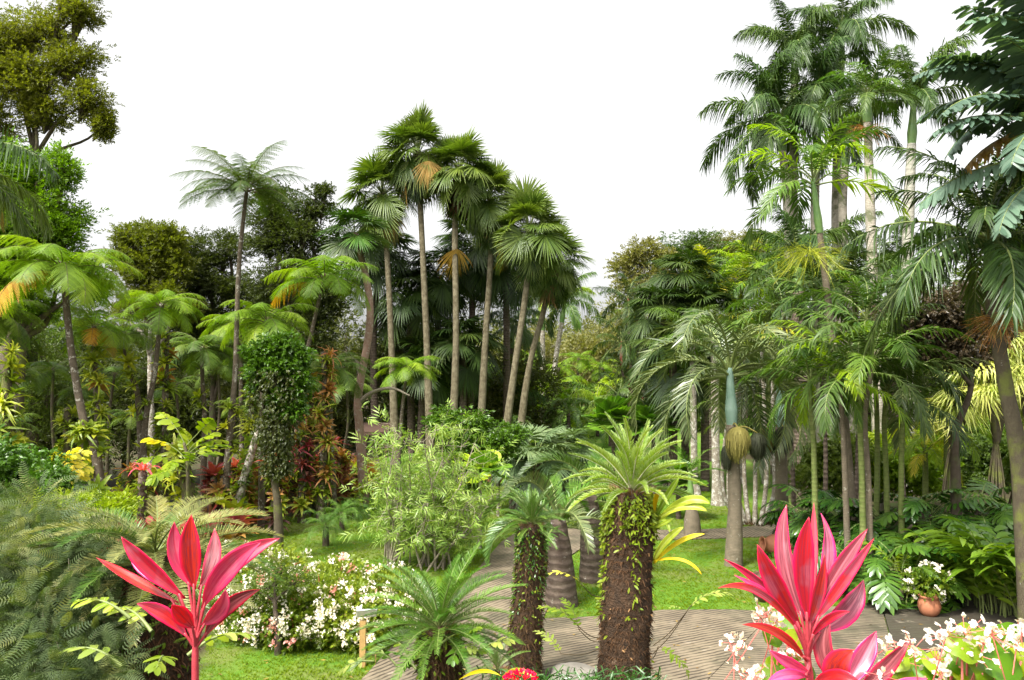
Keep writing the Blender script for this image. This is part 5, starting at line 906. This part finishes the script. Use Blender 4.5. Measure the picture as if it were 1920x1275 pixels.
def ivy(root, Ws, rr, n, size, fn, mat, name='creeper_leaves', tpl=None):
    t = rs.rand(n*6); a = rs.rand(n*6)*6.28; keep = rs.rand(n*6) < fn(t, a); t, a = t[keep][:n], a[keep][:n]; k = len(t); i_ = (t*38.9).astype(int); out_ = np.stack([np.cos(a), np.sin(a), 0*a], 1); mb = MB()
    if tpl is None: strips(mb, Ws[i_]+out_*(rr[i_]*(1.0+.12*rs.rand(k)))[:, None]+np.stack([0*t, 0*t, rs.randn(k)*.02], 1), out_*.7+rdir(k)*.7+[0, 0, -.25], out_*.5+rdir(k, .3), size*(.6+.7*rs.rand(k)), size*.42, [(0, .25), (.35, .95), (.65, 1), (1, .25)], .25, fold=.15)
    else: scatter(mb, tpl, out_+rdir(k)*.5, rdir(k, .5), Ws[i_]+out_*rr[i_][:, None], size*(.6+.7*rs.rand(k)))
    obj(name, mb.mesh(name, mat), root)
root, Ws, rr = cycad('large cycad with pale new fronds and thick dark trunk clothed in creepers, front centre', 6.75, 1172, [(1170, 1290), (1174, 1150), (1180, 1000), (1184, 922)], [.225, .205, .222, .198, .214, .194, .206, .19, .14], 'cycn', 44, .58, fib=8000, fl=.035)
BIG = root
fr = lambda a: np.cos(a+math.pi/2)        # 1 towards the camera
ivy(root, Ws, rr, 1500, .042, lambda t, a: .55*np.clip((t-.70)*6, 0, 1)*(.12+.88*((np.cos(a+.75) > .2) | (np.cos(a-3.2) > .75))) + .4*(np.exp(-((a-4.85)/.16)**2)*(t > .5)) + ((np.cos(a-3.2) > .85)*(t > .5))*.25+.006, M['lvg'])
ivy(root, Ws, rr, 220, .05, lambda t, a: .35*np.clip((t-.75)*6, 0, 1)*(np.cos(a-.2) > .3)+((np.cos(a-3.25) > .9)*(t > .55))*.12, M['bry'], 'creeper_tips')
ivy(root, Ws, rr, 130, .028, lambda t, a: .3*(t > .05), M['fibt'], 'dry_leaves')
for v in [((1232, 965), (1250, 930), (1273, 895), 12, 'strap'), ((1236, 975), (1290, 918), (1332, 945), 17, 'strap'), ((1236, 972), (1280, 935), (1326, 958), 14, 'strap'), ((1226, 1050), (1245, 1010), (1281, 988), 13, 'strap'), ((1226, 1056), (1270, 1005), (1322, 1001), 9, 'strapy'), ((1226, 1052), (1288, 1035), (1316, 1078), 6, 'strapy'), ((1230, 985), (1250, 960), (1256, 1000), 7, 'strap'), ((1228, 960), (1225, 935), (1238, 918), 9, 'strapy'), ((1226, 990), (1240, 985), (1262, 972), 7, 'strap')]:
    blade(root, P(*v[0], 6.65), P(*v[1], 6.5), P(*v[2], 6.45), v[3]*6.6/F, M[v[4]], 'strap_leaf', wave=.12, face=(.2, 0, .3), prof=([0, .15, .5, .8, .95, 1], [.45, .7, 1, .9, .4, .05]))
FF_ = [pinnate(.34, 30, 60, 10, .115, .028, 78, 45, 4, .15, .12, .003, PN, .1, mats=[M['fernf'], M['rachd']]) for _ in range(3)]
def epi(root, a, b, e, az, sc_, mat=None, k=0):
    o = np.array(root.location); mb = MB(); tube(mb, spline([a, (a+b)/2-[0, 0, .03], b], 7)-o, .0035, 5); obj('fern_stalk', mb.mesh('fern_stalk', M['rachd']), root); obj('fern_frond', FF_[k % 3], root, b-o, (0, e, az), sc_, mat)
epi(root, P(1225, 1225, 6.65), P(1292, 1140, 6.3), -.3, -.1, 1.0, None, 0); epi(root, P(1225, 1210, 6.6), P(1288, 1146, 6.3), -.2, 3.4, .45, None, 1); epi(root, P(1220, 1235, 6.6), P(1234, 1212, 6.3), .7, -.5, .9, M['lvg'], 1)
epi(root, P(1128, 1198, 6.6), P(1078, 1168, 6.3), -.3, 2.9, .9, M['lvg'], 2); epi(root, P(1128, 1120, 6.6), P(1090, 1095, 6.35), -.3, 3.3, .8, M['yelf'], 1); epi(root, P(1128, 1205, 6.6), P(1085, 1180, 6.3), -.8, 2.3, .8, M['lvg'], 0); epi(root, P(1128, 1215, 6.6), P(1052, 1226, 6.3), -.5, 2.6, .8, M['fernf'], 0)
root, Ws, rr = cycad('dark trunked cycad with low green crown at the path edge', 12.4, 984, [(986, 1180), (994, 1070), (997, 985)], [.29, .23, .245, .21, .222, .20, .19], 'cyc', 44, .50, fib=3600, fl=.07)
ivy(root, Ws, rr, 900, .05, lambda t, a: np.clip((t-.4)*2, 0, 1)*.8+.1, M['phil']); ivy(root, Ws, rr, 260, .06, lambda t, a: (t > .3)*.5, M['lvg'], 'creeper_tips')
root, Ws, rr = cycad('green cycad with wide fine fronds in front of the white begonia hedge', 8.0, 825, [(826, 1275), (824, 1215), (824, 1180)], [.21, .215, .21, .16], 'cyc', 52, .68, emax=60, fib=3200, mats=[M['cyc'], M['licu'], M['cyc'], M['phx']])
ivy(root, Ws, rr, 260, .06, lambda t, a: t*.6, M['lvg'])
CY3 = root
LB2 = [lobed(.34, 5, .05, M['lvg'], ll=.13, pet=.35) for _ in range(3)]
for k, (x, y) in enumerate([(830, 1205), (842, 1225), (800, 1230), (765, 1225), (722, 1232), (870, 1215), (858, 1245), (700, 1240), (745, 1250), (885, 1200), (895, 1230), (780, 1255)]):
    obj('fern_frond', LB2[k % 3], root, P(x, y, 7.72+rs.rand()*.1)-np.array(root.location), (rs.randn()*.3, -.2+.5*rs.randn(), (2.9 if x < 815 else -.6)+rs.randn()*.5), 1+.3*rs.rand(), [M['lvg'], M['fernf'], M['licu']][k % 3])
root, Ws, rr = cycad('small green cycad at the foot of the dark trunked one', 11.6, 932, [(932, 1258)], [.10, .09], 'cyc', 18, .42, fib=300)
root, Ws, rr = cycad('grey-green cycad with broad feathery crown behind the left ti plant', 6.4, 300, [(300, 1275), (300, 1170), (292, 1048)], [.27, .25, .24, .2], 'cycg', 50, .68, emax=42, fib=3800, fl=.06, mats=[M['cycg'], M['cycg'], M['cyc']])
ivy(root, Ws, rr, 320, .06, lambda t, a: t*.8, M['lvg'])
for k, (x, y, az) in enumerate([(222, 1155, 3.0), (206, 1245, 3.1), (285, 1240, -1.3), (262, 1180, 2.6), (330, 1225, .3)]):
    obj('fern_frond', LB2[k % 3], root, P(x+22, y+4, 5.1)-np.array(root.location), (rs.randn()*.2, -.1, az), 1.15, [M['strap'], M['fernf'], M['lvg']][k % 3])
# ---- shrubs at left
b = G(60, 6.2); root = thing('feathery_shrub', 'large grey-green shrub with feathery leaflets filling the lower left corner', 'shrub', b)
mb = MB(); mt_ = MB()
for k in range(210):
    px, py = (-80+rs.rand()*300, 955+rs.rand()*400)
    if px > 70: py = max(py, 955+(px-70)*.9+rs.rand()*60)
    if px > 185: continue
    dd = 6.4+rs.rand()*1.0-(py-955)/360*1.2+.3*rs.randn(); c = P(px, py, max(4.6, dd)); m_ = 85; q = c+rs.randn(m_, 3)*[.13, .15, .11]*(.7+.6*rs.rand()); X = nrm(q-c)+rs.randn(m_, 3)*.35+[0, -.35, -.25]
    scatter(mb, SPR, X, rdir(m_, 1.2), q-b, .165*(.6+.7*rs.rand(m_))); tube(mt_, spline([b+rs.randn(3)*[.15, .15, 0], b*.5+c*.5+rs.randn(3)*.15-[0, 0, .1], c], 7)-b, np.linspace(.016, .003, 7), 5)
obj('stems', mt_.mesh('stems', M['twig']), root); obj('foliage', mb.mesh('foliage', M['feath']), root)
BL('hibiscus_bush', 'rounded hibiscus bush with glossy leaves at the left edge', 'shrub', 12.5, 45, [(30, 905, 62, 55, .2), (90, 925, 38, 44, 0), (-30, 900, 60, 60, 0), (60, 880, 50, 34, 1)], 3800, .13, M['t_hib'], 'twig', .05, tpl=TWB, clump=.33, dens=14)
b = G(105, 14); root = thing('yellow_leaf_plant', 'plant with bright yellow lobed leaves beside the hibiscus bush', 'plant', b); mb = MB(); tube(mb, spline([b, P(100, 900, 14), P(98, 865, 14)], 6)-b, .03, 6); obj('stem', mb.mesh('stem', M['twig']), root)
for k in range(16): obj('leaf', LB2[k % 3], root, P(92+rs.rand()*22, 855+rs.rand()*40, 13.8)-b, (rs.randn()*.3, -.1+rs.randn()*.3, -.2+rs.randn()*.7), 1.6, M['yelf'])
BL('low_shrub', 'pale green low shrub behind the feathery leaves at left', 'shrub', 9, 150, [(120, 955, 50, 22), (210, 948, 50, 20), (40, 975, 50, 25)], 1500, .10, M['t_lime'], 'twig', .03, clump=.33, dens=12)
# ---- begonia hedge with white flowers
def hedge(label, b, blobs, nl, size, nfl, fsize, per, fmat=('wh',), lmat='beg', topbias=.2, stem='begst'):
    root = thing('begonia_bush', label, 'shrub', b, 'white flowering begonia hedge'); C = [(np.array(c), np.array(r)) for c, r in blobs]; mb = MB(); ms = MB(); F_ = {f: MB() for f in fmat}
    for c, r in C:
        n_ = nl//len(C); u = rdir(n_, .15); q = c+u*r*(rs.rand(n_, 1)**.25)*(.9+.16*np.sin(u[:, :1]*9+c[0])*np.cos(u[:, 1:2]*7)); q[:, 2] = np.maximum(q[:, 2], gz(q[:, 0], q[:, 1])+.04)
        scatter(mb, TWB, u+rs.randn(n_, 3)*.5, rdir(n_, 1)+[0, -.5, 0], q-b, size*(.6+.7*rs.rand(n_)))
        for k in range(10): t = c+rdir(1)[0]*r*.9; tube(ms, spline([[c[0]+rs.randn()*.1, c[1]+rs.randn()*.1, 0], c*.5+t*.5, t], 6)-b, .008, 4)
        for k in range(nfl//len(C)):
            u = nrm(rs.randn(3)+[0, -.35, topbias]); f = fmat[rs.choice(len(fmat), p=[.9, .1] if len(fmat) == 2 else [1.])]; e = c+u*r*(1.0+.08*rs.rand())
            if e[2] < .15: continue
            m_ = rs.randint(*per); scatter(F_[f], FL4, rdir(m_, .3)+[0, -.4, 0], rdir(m_), e+rs.randn(m_, 3)*fsize*1.35-b, fsize*(.7+.5*rs.rand(m_)))
    obj('stems', ms.mesh('stems', M[stem]), root); obj('foliage', mb.mesh('foliage', M[lmat]), root)
    for f in fmat: 
        if F_[f].V: obj('flowers', F_[f].mesh('flowers', M[f]), root)
    return root
HB = [('nearest the tag at the lawn', 470, 14.6, .75, .95, 1.0), ('dense white flowered', 530, 14.3, .8, 1.0, 1.05), ('behind the small twisted shrub', 515, 15.8, .9, 1.1, 1.25), ('in the middle of the hedge', 600, 14.4, .8, 1.0, 1.1), ('brightest in the back row', 640, 15.8, .9, .9, 1.0), ('beside the sign post', 655, 14.2, .75, .9, .95), ('at the right end behind the green cycad', 735, 15.3, .8, .9, .95), ('at the back left under the pink leaf tip', 440, 16.5, .9, 1.1, 1.1)]
for lb, px, d_, rx, ry, h_ in HB:
    g = G(px, d_); hedge('begonia bush with white and pinkish flowers, ' + lb, g, [((g[0], g[1], h_*.5), (rx*.85, ry*.8, h_*.62)), ((g[0]+.3, g[1]-.2, h_*.38), (rx*.6, ry*.7, h_*.5))], 1600, .125, 85, .029, (9, 22), ('wh', 'pink'))
for px, d_, lb in [(520, 13.7, 'pinkish square plant tag on a short stake at the edge of the lawn'), (704, 13.2, 'pinkish plant tag beside the sign post')]:
    g = G(px, d_); root = thing('plant_tag', lb, 'plant tag', g); mb = MB(); tube(mb, [(0, 0, -.05), (0, 0, .13)], .008, 6); obj('stake', mb.mesh('stake', M['wood']), root); mb = MB(); box(mb, (0, -.01, .16), (.11, .012, .085), .3, .5); obj('plate', mb.mesh('plate', M['tag'], False), root)
g = G(680, 13.05); root = thing('sign', 'white sheet sign on a square wooden post at the lawn edge', 'sign', g); mb = MB(); box(mb, (0, 0, .34), (.095, .095, .74)); obj('post', mb.mesh('post', M['wood'], False), root); mb = MB(); box(mb, (.06, -.03, .84), (.32, .018, .20), .25, .75); obj('board', mb.mesh('board', M['white'], False), root)
BL('twisted_shrub', 'small dark-stemmed shrub on the lawn in front of the begonia hedge', 'shrub', 13.6, 521, [(505, 1095, 40, 26), (555, 1090, 34, 24), (520, 1065, 34, 20), (480, 1110, 22, 16)], 650, .075, M['t_mid'], 'bk_dark', .055, clump=.4, fork=.7)
# ---- airy shrub and neighbours
b = G(805, 20); root = thing('airy_shrub', 'airy multi-stemmed shrub with pale twigs and yellow-green leaves at the centre', 'shrub', b)
ms = MB(); mb = MB(); ends = []
for k in range(34):
    bx = (rs.randn()*.24 if k % 3 else -.95+rs.randn()*.15); s0 = b+[bx, rs.randn()*.3, -.05]; px, py = 700+rs.rand()*230, 960-rs.rand()*175; py = max(py, 790+abs(px-800)*.35); e = P(px, py, 20+rs.randn()*.8); mid = s0*.45+e*.55+[rs.randn()*.12, rs.randn()*.2, -.05]
    pth = spline([s0, s0*.7+e*.3+[rs.randn()*.08, 0, .1], mid, e], 14); tube(ms, pth-b, np.linspace(.030, .009, 14), 6, jit=.2)
    for j in range(12):
        i0 = rs.randint(5, 14); t = pth[i0]+nrm(rs.randn(3)+[0, 0, .35])*[.75, .75, .6]*(.4+.8*rs.rand()); tw = spline([pth[i0], pth[i0]*.5+t*.5+rs.randn(3)*.08, t], 6); tube(ms, tw-b, np.linspace(.008, .003, 6), 4); ends.append(t); ends.append(tw[3])
ends = np.array(ends); k = len(ends); idx = np.repeat(np.arange(k), 2); q = ends[idx]+rs.randn(len(idx), 3)*.11
scatter(mb, TWL, rdir(len(idx)), rdir(len(idx), 1), q-b, .23*(.6+.7*rs.rand(len(idx)))); obj('stems', ms.mesh('stems', M['twig']), root); obj('foliage', mb.mesh('foliage', M['t_airy']), root)
BL('broadleaf_bush', 'deep green small tree right behind the airy shrub', 'tree', 24, 868, [(870, 795, 46, 26), (925, 825, 36, 34), (835, 790, 30, 22), (955, 815, 26, 20), (890, 840, 40, 26), (880, 880, 30, 30)], 4200, .16, M['t_gloss'], 'bk_dark', .09, tpl=TWB, clump=.3, dens=11)
BL('low_shrub', 'dark bush at the foot of the deep green small tree', 'shrub', 23, 850, [(850, 1005, 22, 18), (830, 960, 18, 26)], 700, .13, M['t_mid'], 'bk_dark', .04, tpl=TWB)
for lb, px, pb, pt, n_, sc_ in [('thin post-like trunk topped with lime pleated fan leaves', 899, 1024, 893, 8, .62), ('slim pleated fan palm behind the dark trunked cycad crown', 970, 958, 845, 7, .6), ('slim fan palm right of the post-like trunk', 934, 965, 885, 6, .5), ('thinnest pale stemmed fan palm farther back on the lawn', 924, 945, 870, 6, .5), ('small fan palm between the airy shrub and the post-like trunk', 885, 955, 880, 6, .5)]:
    d_ = 6750/(pb-720); palm('pleated_fan_palm', lb, 'palm', d_, [(px, pb), (px, (pb+pt)/2), (px+2, pt)], [.06, .055, .05], 'licu', n_, sc_, 'slim fan palms on thin trunks', bark='bk_pale', mats=[M['licy'], M['licu'], M['licy']])
for lb, px, d_, py, sc_ in [('blue-green stiff fan palm on the lawn behind the path fork', 1005, 27, 860, .9), ('blue-green fan palm left of its twin', 962, 29, 850, .75), ('blue-green fan palm low behind the new-leaved cycad', 1060, 29, 850, .85)]:
    palm('blue_fan_palm', lb, 'palm', d_, [(px, 950), (px, 915), (px, py)], [.14, .13, .12], 'livis', 18, sc_, 'blue-green fan palms', bark='bk_base')
for lb, px, d_, py, sc_ in [('pleated leaved palm low behind the top of the large cycad', 1225, 33, 805, 1.3), ('pleated leaved palm left of the blue-shafted palms', 1150, 34, 800, 1.4), ('pleated leaved palm behind the spindle palm', 1272, 27, 905, .9), ('pleated leaved palm between the far lawn and large cycad', 1190, 38, 800, 1.5)]:
    palm('pleated_fan_palm', lb, 'palm', d_, [(px, 950), (px, 900), (px, py)], [.09, .08, .08], 'licu', 24, sc_*.68, 'broad pleated palms of the far lawn', bark='bk_base', mats=[M['licu'], M['cyc']])
for lb, px, d_, py in [('feathery dwarf palm nearest the hedge', 611, 22.5, 985), ('feathery dwarf palm in the middle of its group', 641, 25, 962), ('feathery dwarf palm right of the middle one', 664, 27, 955), ('feathery dwarf palm by the foot of the reddish trunk', 696, 29, 950)]:
    palm('dwarf_palm', lb, 'palm', d_, [(px, 1010), (px, 1000), (px, py)], [.10, .09, .07], 'phx', 24, .52, 'feathery dwarf palms on the left lawn', bark='bk_dark')
# ---- near begonias with large leaves at lower right
def near_begonia(label, px, d, leaves, clusters, group='near begonias'):
    b = G(px, d); root = thing('begonia', label, 'plant', b, group); ms = MB(); fl = MB(); yk = MB()
    for i, (x, y, s_, od) in enumerate(leaves):
        c = P(x, y, d+od); mb = MB(); n_ = 20; a = np.linspace(0, 2*np.pi, n_, endpoint=False); rad = s_*(1-.30*np.cos(a-.5)+.06*np.sin(5*a)); rings = [0.02, .4, .8, 1.]
        nn = nrm(np.array([rs.randn()*.35, -.75, .65+rs.randn()*.25])); X = nrm(np.cross(nn, [0, 0, 1])); Y = np.cross(nn, X); V = []; A = []
        for q in rings:
            z = .22*s_*(q**2)*np.cos(2*a+i)*.6-.18*s_*q**2
            V.append(c-b+X*(np.cos(a)*rad*q)[:, None]+Y*(np.sin(a)*rad*q)[:, None]+nn*z[:, None]); A.append(np.stack([0*a+rs.rand()*.2+(i % 3)*.4, 0*a+q, np.abs(np.sin(a*3.5))*.8+.1], 1))
        ii, jj = np.meshgrid(np.arange(3), np.arange(n_), indexing='ij'); mb.add(np.concatenate(V), np.stack([ii*n_+jj, ii*n_+(jj+1) % n_, (ii+1)*n_+(jj+1) % n_, (ii+1)*n_+jj], -1), np.concatenate(A))
        obj('leaf', mb.mesh('leaf', M['begb']), root); tube(ms, spline([b+rs.randn(3)*[.06, .06, 0], b*.4+c*.6+[0, .04, -.05], c], 8)-b, .004, 6)
    for (x, y, s_) in clusters:
        c = P(x, y, d-.12+rs.randn()*.08); k = int(9*s_)+4; q = c+rs.randn(k, 3)*.020*s_; tube(ms, spline([b+rs.randn(3)*[.06, .06, 0], b*.45+c*.55+rs.randn(3)*[.10, .05, .03]+[0, 0, .05], c-[0, 0, .01]], 8)-b, .0019, 6)
        for v in q: tube(ms, [c-b-[0, 0, .01], v-b], .0012, 4)
        fl = MB(); scatter(fl, FL4, rdir(k)+[0, -.6, .2], rdir(k), q-b+[0, -.004, 0], .0155*(.7+.5*rs.rand(k))); obj('flower_cluster', fl.mesh('flower_cluster', M['wh']), root); scatter(yk, FL4, rdir(k), rdir(k), q-b+[0, -.006, 0], .003)
    obj('stems', ms.mesh('stems', M['begst']), root); obj('stamens', yk.mesh('stamens', M['yelf']), root)
rl = lambda L, s0: [(x+rs.randn()*3, y, s0*(.8+.4*rs.rand()), rs.randn()*.08) for x, y in L]
near_begonia('begonia with white clusters at the lower right corner', 1830, 2.7, rl([(1790, 1205), (1815, 1200), (1850, 1205), (1880, 1200), (1805, 1215), (1835, 1228), (1862, 1225), (1895, 1215), (1912, 1240), (1880, 1250), (1780, 1235), (1762, 1252), (1800, 1250), (1845, 1262), (1900, 1268), (1740, 1268), (1785, 1272), (1820, 1275), (1870, 1278), (1926, 1262)], .050),
    [(1774, 1186, 1.3), (1790, 1195, 1.2), (1808, 1182, 1.6), (1832, 1222, 1.2), (1861, 1186, 1.2), (1888, 1183, 1.2), (1915, 1186, 1.2), (1754, 1230, 1), (1884, 1248, 1), (1906, 1205, .7), (1845, 1202, .8), (1765, 1262, .8), (1935, 1215, 1)])
near_begonia('begonia with white clusters between the ti plant leaves and the corner', 1690, 2.9, rl([(1700, 1232), (1730, 1238), (1678, 1240), (1690, 1262), (1720, 1270), (1655, 1275), (1735, 1255), (1705, 1285), (1670, 1252)], .045), [(1660, 1212, 1.1), (1712, 1212, 1.3), (1695, 1234, 1.2), (1656, 1262, 1), (1670, 1245, 1)])
near_begonia('begonia with white clusters left of the tall ti plant', 1450, 3.0, rl([(1460, 1172), (1480, 1178), (1490, 1200), (1448, 1195), (1450, 1250), (1470, 1265), (1500, 1262), (1435, 1268), (1480, 1240)], .042), [(1425, 1150, 1.1), (1440, 1150, 1.2), (1455, 1158, .8), (1368, 1200, 1.1), (1376, 1218, 1.2), (1408, 1262, 1.3), (1420, 1270, .9), (1484, 1218, 1.1)])
b = G(976, 5.6); root = thing('red_flower', 'scarlet flower cluster at the bottom edge below the cycads', 'flower', b); c = P(976, 1272, 5.6); mb = MB(); tube(mb, [(0, 0, 0), c-b], .006, 6); obj('stem', mb.mesh('stem', M['rach']), root); mb = MB(); k = 120; u = rdir(k, .4); scatter(mb, FL4, u, rdir(k), c-b+u*[.11, .10, .045], .016); obj('petals', mb.mesh('petals', M['red']), root)
mb = MB()
b = G(1090, 5.7); root = thing('strap_plant', 'clump of dark strap leaves and ferns along the bottom edge beside the large cycad', 'plant', b)
mb = MB(); k = 420; q = np.array([P(900+rs.rand()*340, 1262+rs.rand()*40, 5.7+rs.rand()*.7) for _ in range(k)])-b; strips(mb, q, rdir(k, .9), rdir(k), .22*(.6+.6*rs.rand(k)), .010, [(0, 1), (.5, .9), (1, .1)], .7); obj('leaves', mb.mesh('leaves', M['phil']), root)
for v in [((935, 1285), (960, 1235), (1010, 1275), 10, 'strap'), ((860, 1275), (905, 1245), (940, 1268), 7, 'strapy')]: blade(root, P(*v[0], 5.9), P(*v[1], 5.8), P(*v[2], 5.7), v[3]*5.8/F, M[v[4]], 'strap_leaf', wave=.1)
g = G(1078, 12.3); u_ = MB(); n_ = 16
prof = [(.01, -.1), (.42, -.1), (.45, .05), (.36, .17), (.2, .22), (.01, .23)]; rk = lathe(prof, 18); V, Fq, A, Mi = rk.arr(); V = V*(1+.12*np.sin(V[:, :1]*9+V[:, 1:2]*7)); rk.V = [V]; o = obj('boulder', rk.mesh('boulder', M['rock']), None, g, (0, 0, .4), 1.0); tag(o, 'pale flat stone at the bottom behind the large cycad', 'stone')

for o in COL.objects:
    if o.parent and o.name.split('.')[0] in ('moss', 'flowers', 'creeper_tips', 'creeper_leaves', 'dry_leaves', 'stamens', 'leaf_bases', 'crown_fibre'): o['kind'] = 'stuff'
    if o.get('label') and not 4 <= len(o['label'].split()) <= 16: print('LONG LABEL', o.name, o['label'])
